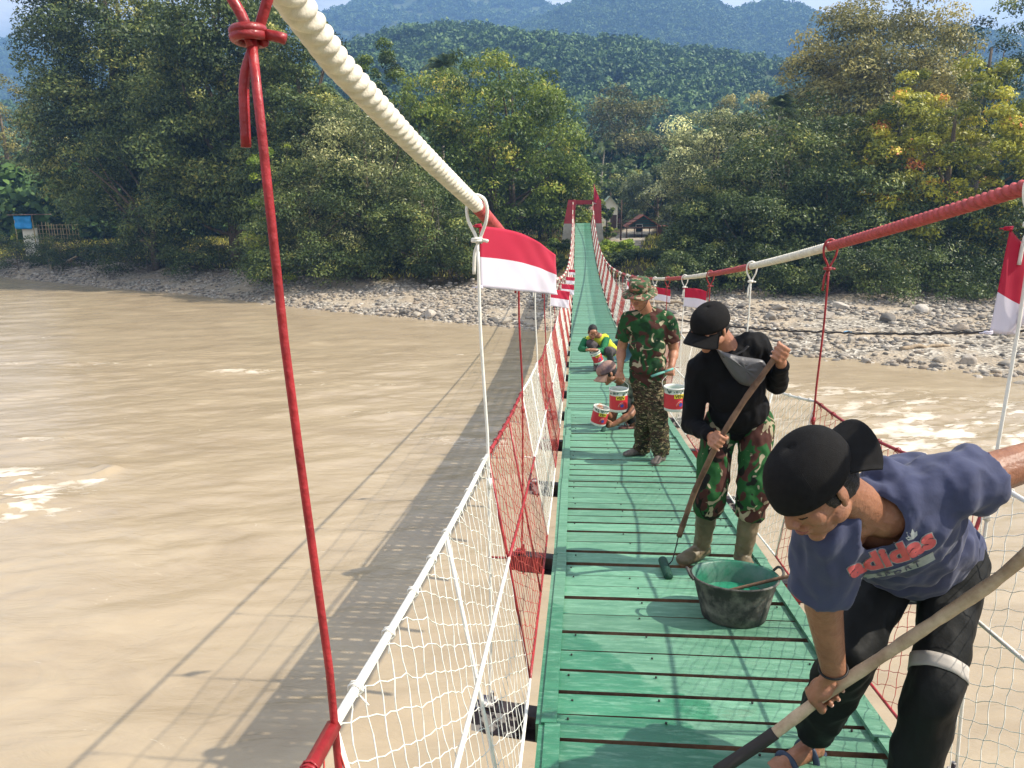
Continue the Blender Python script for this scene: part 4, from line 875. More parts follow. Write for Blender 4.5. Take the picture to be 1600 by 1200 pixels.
# white building with tall gable
y = 100; xa, xb = float(gx(940, 330, y)[0]), float(gx(965, 330, y)[0]); zt_ = float(gx(960, 307, y)[2]); ze = float(gx(960, 322, y)[2])
house('white_building', 'tall white building with pale green roof right behind the portal', xa, xb, y, 7, ze, zt_, CREAM, GROOF, over=.35, gable='y', wins=[((xa+xb)/2-.4, (ze+3)/2+.8, .6, 1.0)], door=((xa+xb)/2+.5, .8, 1.9))
y = 118; xa, xb = float(gx(966, 330, y)[0]), float(gx(984, 330, y)[0]); house('village_house', 'low house with rusty roof between the white building and the pole', xa, xb, y, 6, float(gx(970, 332, y)[2]), float(gx(970, 322, y)[2]), PINK, ROOFM, gable='x', wins=[((xa+xb)/2, float(gx(970, 340, y)[2]), .7, .8)])
y = 135; xa, xb = float(gx(985, 320, y)[0]), float(gx(1025, 320, y)[0]); house('village_house', 'long house with brown rusty roof on the slope above the orange roofed hut', xa, xb, y, 7, float(gx(1000, 318, y)[2]), float(gx(1000, 303, y)[2]), PINK, ROOFM, gable='x', wins=[((xa+xb)/2-1, float(gx(1000, 325, y)[2]), .9, .9), ((xa+xb)/2+1.5, float(gx(1000, 325, y)[2]), .9, .9)])
y = 96; xa, xb = float(gx(903, 340, y)[0]), float(gx(921, 340, y)[0]); house('village_house', 'white house seen through the portal at the end of the deck', xa-.6, xb+.6, y, 5, float(gx(912, 330, y)[2]), float(gx(912, 318, y)[2]), CREAM, ROOFM, gable='x', wins=[(xa+.3, float(gx(912, 341, y)[2]), .5, .7), (xb-.4, float(gx(912, 341, y)[2]), .5, .7)], door=((xa+xb)/2, .8, 1.9))
# pole
p0 = gx(970, 370, 79); x = float(p0[0]); z0 = float(ground_z(x, 79)); zt_ = float(gx(972, 312, 79)[2]); po = empty('utility_pole', (x, 79, z0), 0, 'slim dark utility pole between the white building and the orange roofed hut', 'pole')
b = MB(); b.tube([(0, 0, -.3), (0, 0, zt_-z0)], [.09, .06], 8); b.build('shaft', DWOOD, po); b = MB(); b.box((0, .08, zt_-z0-.4), (1.1, .08, .08)); b.build('crossarm', DWOOD, po, smooth=False)
# tarp shelter and bamboo fence on the left
y = 82; x0, x1 = float(gx(22, 350, y)[0]), float(gx(50, 350, y)[0]); zg = float(ground_z(x0, y)); sh = empty('tarp_shelter', ((x0+x1)/2, y, zg), 0, 'bright blue tarp shelter with white front at the far left edge', 'shelter')
zt_ = float(gx(30, 337, y)[2]); zb_ = float(gx(30, 358, y)[2]); b = MB(); P = []; nx_ = 14
X, Z_, Q = grid(np.linspace(x0, x1, nx_), np.linspace(zb_, zt_, 10)); Yv = y+.08*np.sin(X*5)+.06*np.sin(Z_*7+X)
me = quads('tarp', np.stack([X, Yv, Z_], -1), Q, mat('blue_tarp', lin(20, 140, 205), .5, var=.1, vscale=3), smooth=True); o = link('tarp', me); relparent(o, sh); md = o.modifiers.new('t', 'SOLIDIFY'); md.thickness = .02
b = MB(); b.box(((x0+x1)/2+.3, y+.5, (zg+zb_)/2+.1), (x1-x0-.4, .1, zb_-zg)); b.build('wall', CREAM, sh, smooth=False, world=True); b = MB(); b.box(((x0+x1)/2, y+1.2, zt_+.1), (x1-x0+1, 3, .06)); b.build('roof', ROOFM, sh, smooth=False, world=True)
for s in (x0, x1): b = MB(); b.tube([(s, y+.15, zg-.2), (s, y+.15, zt_+.05)], .05, 6); b.build('post', LOGM, sh, world=True)
def bamboo_fence(label, u0, u1, y, vt, vb, n):
    x0, x1 = float(gx(u0, 380, y)[0]), float(gx(u1, 380, y)[0]); zt_ = float(gx(u0, vt, y)[2]); zg = float(ground_z((x0+x1)/2, y)); f = empty('bamboo_fence', ((x0+x1)/2, y, zg), 0, label, 'fence'); r = np.random.default_rng(int(u0)+3)
    for i in range(n):
        x = x0+(x1-x0)*i/(n-1); b = MB(); b.tube([(x, y, zg-.3), (x+r.normal(0, .05), y, zt_+r.uniform(-.1, .25))], .035, 5); b.build('post', LOGM, f, world=True)
    for k in range(7):
        b = MB(); z = zg+.2+(zt_-zg-.3)*k/6; b.tube([(x0-.2, y-.05, z+r.normal(0, .04)), ((x0+x1)/2, y-.05, z+r.normal(0, .04)), (x1+.2, y-.05, z+r.normal(0, .04))], .026, 5); b.build('rail', LOGM, f, world=True)
bamboo_fence('woven bamboo fence under the tall left trees beside the blue tarp', 56, 125, 83, 350, 385, 16)
bamboo_fence('short bamboo fence under the yellowish tree left of the portal', 848, 878, 78, 352, 385, 9)
# haze: even, pale, over everything out to the mountains
b = MB(); b.box((0, 750, 178), (5200, 1900, 370)); hz = b.build('haze', [], None, smooth=False); hm = D.materials.new('haze_air'); hm.use_nodes = True; n = hm.node_tree; n.nodes.clear(); o_ = n.nodes.new('ShaderNodeOutputMaterial'); v_ = n.nodes.new('ShaderNodeVolumePrincipled')
v_.inputs['Color'].default_value = (.27, .52, 1, 1); v_.inputs['Density'].default_value = .00062; v_.inputs['Anisotropy'].default_value = .15; n.links.new(v_.outputs[0], o_.inputs['Volume']); hz.data.materials.append(hm); tag(hz, 'thin bluish haze over the valley and mountains', 'haze', kind='stuff')
# ------------------------------------------------------------------ figures: overlapping tapered volumes fused into one skin
from mathutils import noise as mnoise
def nrm(v): v = np.array(v, float); return v/(np.linalg.norm(v)+1e-12)
def frame(fwd, up):            # columns: left, forward, up
    f = nrm(fwd); u = np.array(up, float); u = nrm(u-f*(u@f)); l = np.cross(u, f)*-1; l = np.cross(f, u)*-1 if False else nrm(np.cross(u, f)); return np.stack([l, f, u], 1)
class Body:
    def __init__(s): s.b = MB()
    def cap(s, p0, p1, r0, r1=None, n=16, flat0=False, flat1=False):
        r1 = r0 if r1 is None else r1; p0, p1 = np.array(p0, float), np.array(p1, float); d = p1-p0; L_ = np.linalg.norm(d); d = d/(L_+1e-9)
        P, R = [], []
        if not flat0:
            for a in (.05, .35, .7, 1.1): P.append(p0-d*r0*math.cos(a)); R.append(r0*math.sin(a))
        P += [p0, (p0+p1)/2, p1]; R += [r0, (r0+r1)/2, r1]
        if not flat1:
            for a in (1.1, .7, .35, .05): P.append(p1+d*r1*math.cos(a)); R.append(r1*math.sin(a))
        s.b.tube(P, np.array(R), n); return s
    def ell(s, c, r, R=None, n=16, k=10): s.b.blob(c, r, n, k, 0, R); return s
    def chain(s, pts, rs, n=12):
        for i in range(len(pts)-1): s.cap(pts[i], pts[i+1], rs[i], rs[i+1], n)
        return s
    def build(s, name, mats, parent, voxel=.006, smooth=3, fold=0, fscale=9, fstretch=None, keep=None, cut=None):
        me = D.meshes.new('tmp'); me.from_pydata(s.b.v, [], s.b.f); bm = bmesh.new(); bm.from_mesh(me); bmesh.ops.recalc_face_normals(bm, faces=bm.faces); bm.to_mesh(me); bm.free()
        o = D.objects.new('tmp', me); COL.objects.link(o); md = o.modifiers.new('r', 'REMESH'); md.mode = 'VOXEL'; md.voxel_size = voxel; md.adaptivity = 0
        if smooth: sm = o.modifiers.new('s', 'SMOOTH'); sm.factor = .5; sm.iterations = smooth
        dg = bpy.context.evaluated_depsgraph_get(); m2 = D.meshes.new_from_object(o.evaluated_get(dg)); D.objects.remove(o); D.meshes.remove(me); m2.name = name
        if fold or cut:
            n_ = len(m2.vertices); co = np.empty(n_*3, np.float32); m2.vertices.foreach_get('co', co); co = co.reshape(-1, 3).astype(float); nn = np.empty(n_*3, np.float32); m2.vertices.foreach_get('normal', nn); nn = nn.reshape(-1, 3)
            if fold:
                q = co@(np.array(fstretch).T) if fstretch is not None else co
                dv = np.array([abs(mnoise.noise(Vector(p*fscale)))*-1.6+.35+.5*mnoise.noise(Vector(p*fscale*2.7+np.array([3., 1., 7.]))) for p in q]); co = co+nn*(fold*dv)[:, None]
            m2.vertices.foreach_set('co', co.astype(np.float32).ravel()); m2.update()
        m2.materials.clear()
        for m in (mats if isinstance(mats, (list, tuple)) else [mats]): m2.materials.append(m)
        m2.polygons.foreach_set('use_smooth', np.ones(len(m2.polygons), bool)); m2.update()
        o = link(name, m2); 
        if parent is not None: relparent(o, parent)
        return o
def skin_mat(name, c, c2):
    m = mat(name, c, .48, .4, var=None, col2=c2, vscale=14, bump=.3, bscale=95, lo=.35, hi=.62); b = m.node_tree.nodes['Principled BSDF']
    b.inputs['Subsurface Weight'].default_value = .06; b.inputs['Subsurface Radius'].default_value = (.01, .004, .002); b.inputs['Subsurface Scale'].default_value = .5; return m
SKIN = skin_mat('brown_skin', lin(150, 104, 78), lin(124, 82, 60)); SKIN2 = skin_mat('light_brown_skin', lin(172, 122, 94), lin(148, 100, 76))
HAIR = mat('black_hair', lin(20, 17, 16), .55, bump=.8, bscale=220); CAPB = mat('black_cap_cloth', lin(24, 23, 23), .9, .15, var=.2, vscale=60, bump=.25, bscale=500)
LIP = mat('lip_skin', lin(132, 78, 66), .5); EYEW = mat('eye_white', lin(200, 190, 180), .3); EYEB = mat('eye_dark', lin(20, 14, 12), .2)
NAIL = mat('finger_nail', lin(205, 165, 145), .35)
def head(B, c, F, s=1.0):
    """head volumes in its own frame (left, forward, up)"""
    g = lambda x, y, z: c+F@(np.array([x, y, z])*s); e = lambda p, r, R=F: B.ell(g(*p), np.array(r)*s, R)
    e((0, -.012, .038), (.074, .094, .088)); e((0, .018, .0), (.068, .078, .085)); e((0, .03, -.052), (.054, .058, .062)); e((0, .066, -.098), (.024, .022, .018))
    for q in (-1, 1):
        e((q*.04, .058, -.02), (.026, .026, .028)); e((q*.052, .005, -.066), (.016, .034, .022)); e((q*.032, .082, .026), (.026, .011, .009)); e((q*.012, .101, -.022), (.009, .010, .008))
        e((q*.031, .076, .007), (.016, .012, .010))
        R = F@np.array(Matrix.Rotation(q*-.35, 3, 'Z')); e((q*.078, -.012, -.006), (.008, .019, .031), R); e((q*.077, -.002, -.032), (.008, .009, .010), R)
    B.cap(g(0, .090, .022), g(0, .108, -.016), .008*s, .0115*s); e((0, .088, -.047), (.025, .013, .007)); e((0, .087, -.060), (.021, .013, .008)); e((0, .05, .07), (.058, .045, .035))
def face_bits(root, c, F, s=1.0, eyes=True):
    g = lambda x, y, z: c+F@(np.array([x, y, z])*s)
    for q in (-1, 1):
        b = MB(); P = [g(q*(.014+.036*t), .094-.020*t**1.5, .030+.006*math.sin(PI*t)) for t in np.linspace(0, 1, 8)]; b.tube(P, np.array([.002, .0036, .004, .004, .0036, .003, .0024, .001])*s, 6); b.build('eyebrow', HAIR, root, world=True)
        if eyes:
            b = MB(); b.blob(g(q*.032, .079, .006), np.array([.0125, .0095, .0075])*s, 12, 8, 0, F); o = b.build('eye', EYEW, root, world=True); b = MB(); b.blob(g(q*.032, .0862, .003), np.array([.0052, .003, .0048])*s, 10, 6, 0, F); p = b.build('iris', EYEB, None); p.parent = o
    b = MB(); P = [g(.022*t, .1-.010*t*t, -.0535+.003*t*t) for t in np.linspace(-1, 1, 9)]; b.tube(P, np.array([.001, .0035, .005, .0056, .005, .0056, .005, .0035, .001])*s, 6, flat=1.1); b.build('lips', LIP, root, world=True)
def hair_cap(root, c, F, s=1.0, short=True):
    B = Body(); g = lambda x, y, z: c+F@(np.array([x, y, z])*s)
    B.ell(g(0, -.018, .045), np.array([.079, .096, .089])*s, F); B.ell(g(0, -.045, -.005), np.array([.076, .068, .07])*s, F)
    for q in (-1, 1): B.ell(g(q*.066, .012, .012), np.array([.013, .026, .035])*s, F)
    return B.build('hair', HAIR, root, .005, 2, fold=.003, fscale=60)
def cap(root, c, F, s=1.0, m=CAPB, backwards=False, tilt=0, brimcol=None):
    g = lambda x, y, z: c+F@(np.array([x, y, z])*s); k = -1 if backwards else 1; b = MB(); V, Fc = [], []; n, r_ = 40, 12
    for j in range(r_+1):
        t = j/r_; z = .018+.094*math.sin(t*PI/2)**.95; rr_ = math.cos(t*PI/2)**.70
        for i in range(n):
            a = 2*PI*i/n; y0 = -.012; P = np.array([.084*rr_*math.cos(a), y0+.106*rr_*math.sin(a), z+.016*(math.sin(a)*k > 0)*math.sin(a)*k*(1-t)]); V.append(g(*P))
    for j in range(r_):
        for i in range(n): i2 = (i+1) % n; Fc.append((j*n+i, j*n+i2, (j+1)*n+i2, (j+1)*n+i))
    b.add(V, Fc); b.tube([g(0, -.012, .109), g(0, -.012, .1145)], .007*s, 8)
    o = b.build('cap', m, root, world=True); md = o.modifiers.new('s', 'SOLIDIFY'); md.thickness = .003; md.offset = -1
    # seams
    sb = MB()
    for q in range(3):
        a = PI/2+q*PI/3; P = []
        for t in np.linspace(-1, 1, 30):
            tt = 1-abs(t); rr_ = math.cos(tt*PI/2)**.70; z = .018+.094*math.sin(tt*PI/2)**.95; aa = a if t < 0 else a+PI; P.append(g(.0855*rr_*math.cos(aa), -.012+.1075*rr_*math.sin(aa), z+.0015+.016*(math.sin(aa)*k > 0)*math.sin(aa)*k*(1-tt)))
        sb.tube(P, .0013*s, 4)
    x = sb.build('seam', m, None); x.parent = o
    # brim
    b = MB(); V, Fc = [], []; nu, nv = 22, 8
    for side in (0, 1):
        for j in range(nv+1):
            for i in range(nu+1):
                a = (i/nu-.5)*2*1.18; t = j/nv; r0x, r0y = .083, .100; ln = .072*math.cos(a*.62)**.8*t; x = (r0x+ln*.30)*math.sin(a); y = (-.012+r0y*math.cos(a)+ln)*1; z = .030-.018*math.sin(a)**2-t*.012-.030*(x/.085)**2*t-side*.004
                V.append(g(x, (y+.012)*k-.012, z))
    m_ = (nu+1)*(nv+1)
    for j in range(nv):
        for i in range(nu): a = j*(nu+1)+i; Fc += [(a, a+1, a+nu+2, a+nu+1), (m_+a, m_+a+nu+1, m_+a+nu+2, m_+a+1)]
    for i in range(nu): a = nv*(nu+1)+i; Fc.append((a, a+1, m_+a+1, m_+a))
    for j in range(nv):
        for i in (0, nu): a = j*(nu+1)+i; Fc.append((a, a+nu+1, m_+a+nu+1, m_+a))
    b.add(V, Fc); x = b.build('brim', brimcol or m, None); x.parent = o; return o
def grip_hand(B, wrist, rod, axis, rr_, side, s=1.0, thumb_dir=1, nails=None):
    """palm and five fingers closed round a rod; axis points towards the index-finger side; wrist is where the forearm ends"""
    ax = nrm(axis); rod = np.array(rod, float); w = np.array(wrist, float); out = w-rod; out = nrm(out-ax*(out@ax)); tan = np.cross(ax, out)*side
    pc = rod+out*(rr_+.016*s); 
    for k in (-1.4, -.5, .5, 1.4): B.cap(pc+ax*k*.019*s+tan*.004*s, w+(pc-w)*.25+ax*k*.010*s, .0135*s, .0145*s, 10)
    B.ell(pc+ax*.0*s, (.034*s, .018*s, .030*s), frame(out, tan))
    R = rr_+.0085*s
    for k, ln, r in ((1.5, 1.0, .0095), (.5, 1.08, .0098), (-.5, 1.02, .0094), (-1.5, .86, .0082)):
        pts = []; base = rod+ax*k*.0205*s
        for a in np.linspace(-.35, 3.75*ln, 8): 
            rad_ = R+(.010*s if a < .3 else (.004*s if a < 1.4 else 0)); pts.append(base+out*math.cos(a)*rad_+tan*math.sin(a)*rad_+ax*rng_h.normal(0, .0006))
        B.chain(pts, [r*s*(1.15-.30*i/7) for i in range(8)], 10)
        for i in (2, 4): B.ell(pts[i]+(pts[i]-base)*.08, (r*1.12*s,)*3)
        if nails is not None: e = pts[-1]; dirn = nrm(pts[-1]-pts[-2]); on = nrm(e-base); nails.blob(e+on*r*s*.62, (.0055*s, .0065*s, .002*s), 8, 6, 0, np.stack([ax, dirn, on], 1))
    # thumb leaves the index side of the palm and closes the other way round
    tb = pc+ax*.030*s*thumb_dir-tan*.010*s; R2 = R+.002*s; pts = [w+(pc-w)*.45+ax*.018*s*thumb_dir, tb]
    for a in (-1.1, -1.7, -2.3): pts.append(rod+ax*(.030+.006*(-a-1))*s*thumb_dir+out*math.cos(a)*R2+tan*math.sin(a)*R2)
    B.chain(pts, [.014*s, .0135*s, .0118*s, .0108*s, .0092*s], 10)
rng_h = np.random.default_rng(3)
def arm(B, sh, el, wr, s=1.0, rs=(.05, .043, .041, .027)):
    B.cap(sh, el, rs[0]*s, rs[1]*s); B.cap(el, wr, rs[2]*s, rs[3]*s); m_ = el+(wr-el)*.28; B.ell(m_, (.046*s, .044*s, .075*s), frame(np.cross(nrm(wr-el), [.3, .5, .1]), nrm(wr-el)))
def torso(B, J, s=1.0, w=1.0, d=1.0, belly=0, infl=0, lower=0):
    up = nrm(J['neck']-J['pel']); left = nrm(J['shL']-J['shR']); F = np.stack([nrm(left-up*(left@up)), None, up], 1) if False else None
    l = nrm(left-up*(left@up)); f = np.cross(l, up); F = np.stack([l, f, up], 1); L_ = np.linalg.norm(J['neck']-J['pel']); sc = (J['shL']+J['shR'])/2
    g = lambda t, fw=0., lf=0.: J['pel']+up*L_*t+f*fw+l*lf
    off = sc-g(.86); off = off-up*(off@up)*0
    i_ = infl
    B.ell(g(.70)+off*.7+f*.005, (.158*w*s+i_, .112*d*s+i_, .165*s+i_), F); B.ell(g(.42)+f*(.012+belly*.5), (.142*w*s+i_, .108*d*s+belly*.5+i_, .15*s+i_), F); B.ell(g(.15)+f*(.008+belly*.6), (.146*w*s+i_, .112*d*s+belly*.5+i_, .13*s+i_), F)
    B.ell(g(-.03), (.150*w*s+i_, .112*d*s+i_, .11*s+i_), F)
    if lower: B.ell(g(-.10), (.152*w*s+i_, .116*d*s+i_, lower), F)
    B.cap(J['shR'], J['shL'], .058*s+i_, .058*s+i_); B.cap(J['neck'], sc-up*.02, .052*s+i_*.6, .085*s+i_*.6)
    for q in ('shR', 'shL'): B.cap(J['neck']-up*.02, J[q], .045*s+i_*.8, .055*s+i_); B.ell(J[q]*.75+g(.72)*.25, (.075*s+i_, .075*s+i_, .09*s+i_), F)
    return F
def foot(B, an, toe_dir, s=1.0, toes=True, z=None):
    d = nrm([toe_dir[0], toe_dir[1], toe_dir[2] if len(toe_dir) > 2 else 0]); up = np.array([0, 0, 1.]); sd = np.cross(d, up); h = an-up*.055*s; 
    B.cap(an, h-d*.025*s, .032*s, .030*s); B.cap(h+up*.012*s, h+d*.13*s-up*.012*s, .036*s, .026*s); B.ell(h+d*.12*s-up*.010*s, (.042*s, .045*s, .018*s), np.stack([sd, d, up], 1))
    if toes:
        for k, ln, r in ((-1.6, .050, .0125), (-.7, .046, .0095), (0, .041, .009), (.7, .034, .0085), (1.4, .026, .0085)):
            p = h+d*.135*s+sd*k*.0195*s-up*.014*s; B.chain([p, p+d*ln*.6*s+up*.003, p+d*ln*s-up*.003], [r*s, r*s, r*.85*s])
def trousers(B, J, s=1.0, r=(.098, .078, .062), hem=None, d=1.0, w=1.0, waist=.10):
    up = nrm(J['neck']-J['pel']); left = nrm(J['hipL']-J['hipR']); f = nrm(np.cross(left, up)); u2 = np.cross(f, left)*-1; F = np.stack([left, f, np.cross(left, f)], 1)
    B.ell(J['pel']+up*.0, (.158*w*s, .122*d*s, .12*s), F); B.cap(J['pel'], J['pel']+up*waist, .125*s, .118*s); B.ell((J['hipR']+J['hipL'])/2-f*.03*s, (.155*w*s, .125*d*s, .10*s), F)
    for q in 'RL':
        hp, kn, an = J['hip'+q], J['kn'+q], J['an'+q]; B.cap(hp, kn, r[0]*s, r[1]*s); B.cap(kn, hem[q] if hem else an, r[1]*s, r[2]*s, flat1=True); B.ell(kn*.9+an*.1, (r[1]*1.0*s,)*3)
def shirt(B, J, s=1.0, sleeve=.62, w=1.0, d=1.0, belly=0, rs=(.075, .068), long=False, infl=.012, lower=.10, extra=()):
    for c_, r_ in extra: B.ell(c_, r_)
    F = torso(B, J, s, w, d, belly, infl, lower)
    for q in 'RL':
        sh, el, wr = J['sh'+q], J['el'+q], J['wr'+q]
        if long: B.cap(sh, el, rs[0]*s, rs[1]*s*.86); B.cap(el, el+(wr-el)*.93, rs[1]*s*.84, rs[1]*s*.58, flat1=True); B.ell(el, (rs[1]*.88*s,)*3)
        else: B.cap(sh, sh+(el-sh)*(sleeve[q] if isinstance(sleeve, dict) else sleeve), rs[0]*s, rs[1]*s*1.08, flat1=True)
    return F
def camo(name, cols, scale=9, stretch=(1, 1, 1)):
    m = D.materials.new(name); m.use_nodes = True; n = m.node_tree; b = n.nodes['Principled BSDF']; b.inputs['Roughness'].default_value = .85; b.inputs['Specular IOR Level'].default_value = .2
    t = n.nodes.new('ShaderNodeTexCoord'); cur = cols[0]
    for i, (c, thr, sc, off) in enumerate(cols[1:]):
        q = n.nodes.new('ShaderNodeMapping'); q.inputs['Location'].default_value = (off, off*1.7, off*.6); q.inputs['Scale'].default_value = stretch; q.inputs['Rotation'].default_value = (.3*i, .5*i, .9*i); n.links.new(t.outputs['Object'], q.inputs[0])
        z = n.nodes.new('ShaderNodeTexNoise'); z.inputs['Scale'].default_value = scale*sc; z.inputs['Detail'].default_value = 1.5; z.inputs['Distortion'].default_value = 1.1; n.links.new(q.outputs[0], z.inputs[0])
        r = n.nodes.new('ShaderNodeMath'); r.operation = 'MULTIPLY_ADD'; r.use_clamp = True; r.inputs[1].default_value = 60; r.inputs[2].default_value = -60*thr; n.links.new(z.outputs[0], r.inputs[0])
        x = n.nodes.new('ShaderNodeMix'); x.data_type = 'RGBA'; n.links.new(r.outputs[0], x.inputs['Factor']); x.inputs['B'].default_value = c
        if isinstance(cur, tuple): x.inputs['A'].default_value = cur
        else: n.links.new(cur, x.inputs['A'])
        cur = x.outputs['Result']
    n.links.new(cur, b.inputs['Base Color']); z = n.nodes.new('ShaderNodeTexNoise'); z.inputs['Scale'].default_value = 35; n.links.new(t.outputs['Object'], z.inputs[0]); bp = n.nodes.new('ShaderNodeBump'); bp.inputs['Strength'].default_value = .3; bp.inputs['Distance'].default_value = .006; n.links.new(z.outputs[0], bp.inputs['Height']); n.links.new(bp.outputs[0], b.inputs['Normal'])
    return m
cG, cB, cS, cK = lin(32, 70, 38), lin(72, 44, 38), lin(158, 148, 122), lin(26, 28, 22)
CAMO1 = camo('bright_camouflage', [cG, (cB, .52, 1, 2.1), (lin(28, 54, 32), .56, 1.1, 5.2), (cS, .61, 1.5, 9.3)], 7.5)
CAMO2 = camo('jungle_camouflage', [lin(34, 80, 40), (cB, .51, 1, 1.1), (cK, .60, 1.2, 4.2), (cS, .60, 1.6, 7.3)], 8.5, (1, 1, .8))
CAMO3 = camo('fine_camouflage', [lin(66, 66, 42), (lin(62, 46, 36), .50, 1, 3.1), (lin(36, 38, 28), .55, 1.2, 6.2), (lin(134, 122, 92), .60, 1.5, 2.3)], 17, (1, 1, 2.2))
def W(d): return {k: np.array(at(*v), float) for k, v in d.items()}
def person(label, J, group=None):
    p = (J['anR']+J['anL'])/2; return empty('person', (float(p[0]), float(p[1]), float(deck_z(p[1]))+.002), 0, label, 'person', group)

def neck_hole(o, c, r, F):
    bm = bmesh.new(); bm.from_mesh(o.data); dl = [v for v in bm.verts if np.sum(((F.T@(np.array(v.co[:])-c))/np.array(r))**2) < 1]; bmesh.ops.delete(bm, geom=dl, context='VERTS')
    for _ in range(4):
        bv_ = [v for v in bm.verts if v.is_boundary]; new = {v: sum((e.other_vert(v).co for e in v.link_edges if e.is_boundary), Vector())/2 for v in bv_}
        for v, q in new.items(): v.co = v.co.lerp(q, .6)
    be = [e for e in bm.edges if e.is_boundary]; ext = bmesh.ops.extrude_edge_only(bm, edges=be); cv = Vector(c)
    for g_ in ext['geom']:
        if isinstance(g_, bmesh.types.BMVert): g_.co = g_.co.lerp(cv, .13)
    bm.to_mesh(o.data); bm.free(); o.data.polygons.foreach_set('use_smooth', np.ones(len(o.data.polygons), bool))
# ---- man bending over his pole, nearest
J = W(dict(head=(1270, 762, 1.72), neck=(1352, 788, 1.82), shR=(1288, 828, 1.80), elR=(1287, 950, 1.93), wrR=(1302, 1045, 1.98), haR=(1294, 1080, 2.02), shL=(1476, 762, 1.85), elL=(1640, 718, 1.97), wrL=(1765, 668, 2.15), haL=(1806, 650, 2.2),
     pel=(1442, 868, 2.28), hipR=(1394, 880, 2.30), hipL=(1492, 876, 2.28), knR=(1326, 1025, 2.08), anR=(1268, 1152, 2.30), knL=(1462, 1075, 2.02), anL=(1412, 1250, 2.05)))
J['elL'] = np.array(at(1622, 716, 1.97), float); zr_ = float(rail_pt(1, 1.66)[2]); J['haL'] = np.array([.818, 1.66, zr_]); J['wrL'] = np.array([.800, 1.715, zr_+.045])
P1 = person('man in blue t-shirt and black cap worn backwards, bending over a long wooden pole', J)
HF = frame((-.64, -.42, -.66), (-.52, -.20, .78)); HC = J['head']; HS = .95
B = Body(); head(B, HC, HF, HS); B.cap(HC+HF@np.array([0, -.045, -.06]), J['neck']-[0, 0, .015], .054, .058); B.cap(J['neck']-[0, 0, .015], (J['shR']+J['shL'])/2-[0, 0, .02], .056, .055)
torso(B, J, .84); arm(B, J['shR'], J['elR'], J['wrR'], 1, (.056, .050, .049, .034)); arm(B, J['shL'], J['elL'], J['wrL'], 1, (.056, .048, .046, .032))
pa, pb = J['haR'], None
pole1 = [np.array(at(*q)) for q in ((1120, 1206, 1.985), (1205, 1150, 2.0), (1292, 1083, 2.015), (1380, 1025, 1.99), (1470, 965, 1.94), (1560, 905, 1.88), (1680, 800, 1.80), (1760, 715, 1.75))]
pole1 = np.array(pole1); NB = MB()
gd = nrm(pole1[3]-pole1[1]); grip_hand(B, J['wrR']+(J['haR']-J['wrR'])*.05, pole1[2], gd*-1, .0165, 1, 1.16, nails=NB)
hL = np.array([.83, 2.40, 0.]); hL[2] = J['haL'][2]; 
grip_hand(B, J['wrL'], J['haL'], (0, 1, 0), .0085, -1)
for q, td in (('R', (-.85, -.5, 0)), ('L', (-.6, -.8, 0))): B.cap(J['kn'+q], J['an'+q], .052, .034); B.cap(J['hip'+q], J['kn'+q], .075, .05); foot(B, J['an'+q]+np.array([0, 0, .0]), td)
B.build('body', SKIN, P1, .0042, 3)
NB.build('finger_nails', NAIL, P1, world=True)
face_bits(P1, HC, HF, HS, eyes=False); hair_cap(P1, HC+HF@np.array([0, -.006, -.012]), HF, HS*.985); cap(P1, HC+HF@np.array([0, 0, .004]), HF, HS*1.11, backwards=True)
b = MB()
for q in (-1, 1): b.tube([HC+HF@(np.array([q*(.020+.024*t), .0905-.010*t*t-.004*abs(t-.5), .0005-.003*math.sin(PI*t)])*HS) for t in np.linspace(0, 1, 7)], .0016, 5)
b.build('eyelashes', HAIR, P1, world=True)
BLUE = mat('blue_tshirt_cloth', lin(56, 61, 88), .9, var=.10, vscale=10, bump=.35, bscale=22, sheen=.1)
B = Body(); TF = shirt(B, J, 1.03, sleeve=dict(R=.66, L=.36), rs=(.080, .078), infl=.016, lower=.07, d=1.0, extra=[(at(1415, 752, 1.93), (.085, .07, .075)), (at(1380, 745, 1.86), (.06, .05, .05))]); SH = B.build('tshirt', BLUE, P1, .006, 5, fold=.016, fscale=6.5, fstretch=np.diag([1.6, 1.6, .8])); neck_hole(SH, J['neck']+TF@np.array([-.006, .046, .004]), (.076, .076, .070), TF)
# neck opening band and pale hem
BLACKP = mat('black_track_cloth', lin(15, 16, 15), .7, .25, var=.2, vscale=8, bump=.35, bscale=25)
B = Body(); hem = {'R': J['anR']+(J['knR']-J['anR'])*.12, 'L': J['anL']}; trousers(B, J, .95, (.096, .079, .072), hem); TR = B.build('trousers', BLACKP, P1, .0065, 6, fold=.016, fscale=6, fstretch=np.diag([1.3, 1.3, .8]))
def ring_on(obj, p, d, r, wd_, name, m, parent, n=56, off=.003, roll=0):
    """band wrapped round a limb: rays find the cloth, the band lies on it"""
    me = obj.data; bv = BVHTree.FromPolygons([v.co[:] for v in me.vertices], [f.vertices[:] for f in me.polygons]); d = nrm(d); a0 = nrm(np.cross(d, [0, 0, 1.] if abs(d[2]) < .9 else [1., 0, 0])); a1 = np.cross(d, a0); V = []
    for k in (-1, -.33, .33, 1):
        for i in range(n):
            g = 2*PI*i/n; dr = a0*math.cos(g)+a1*math.sin(g); o_ = p+d*k*wd_/2; h = bv.ray_cast(Vector(o_+dr*r*1.28), Vector(-dr), r*1.3); q = np.array(h[0]) if h[0] is not None else o_+dr*r; V.append(q+dr*off)
    F = [(k*n+i, k*n+(i+1) % n, (k+1)*n+(i+1) % n, (k+1)*n+i) for k in range(3) for i in range(n)]; b = MB(); b.add(V, F); o = b.build(name, m, parent, world=True); md = o.modifiers.new('s', 'SOLIDIFY'); md.thickness = .003; return o
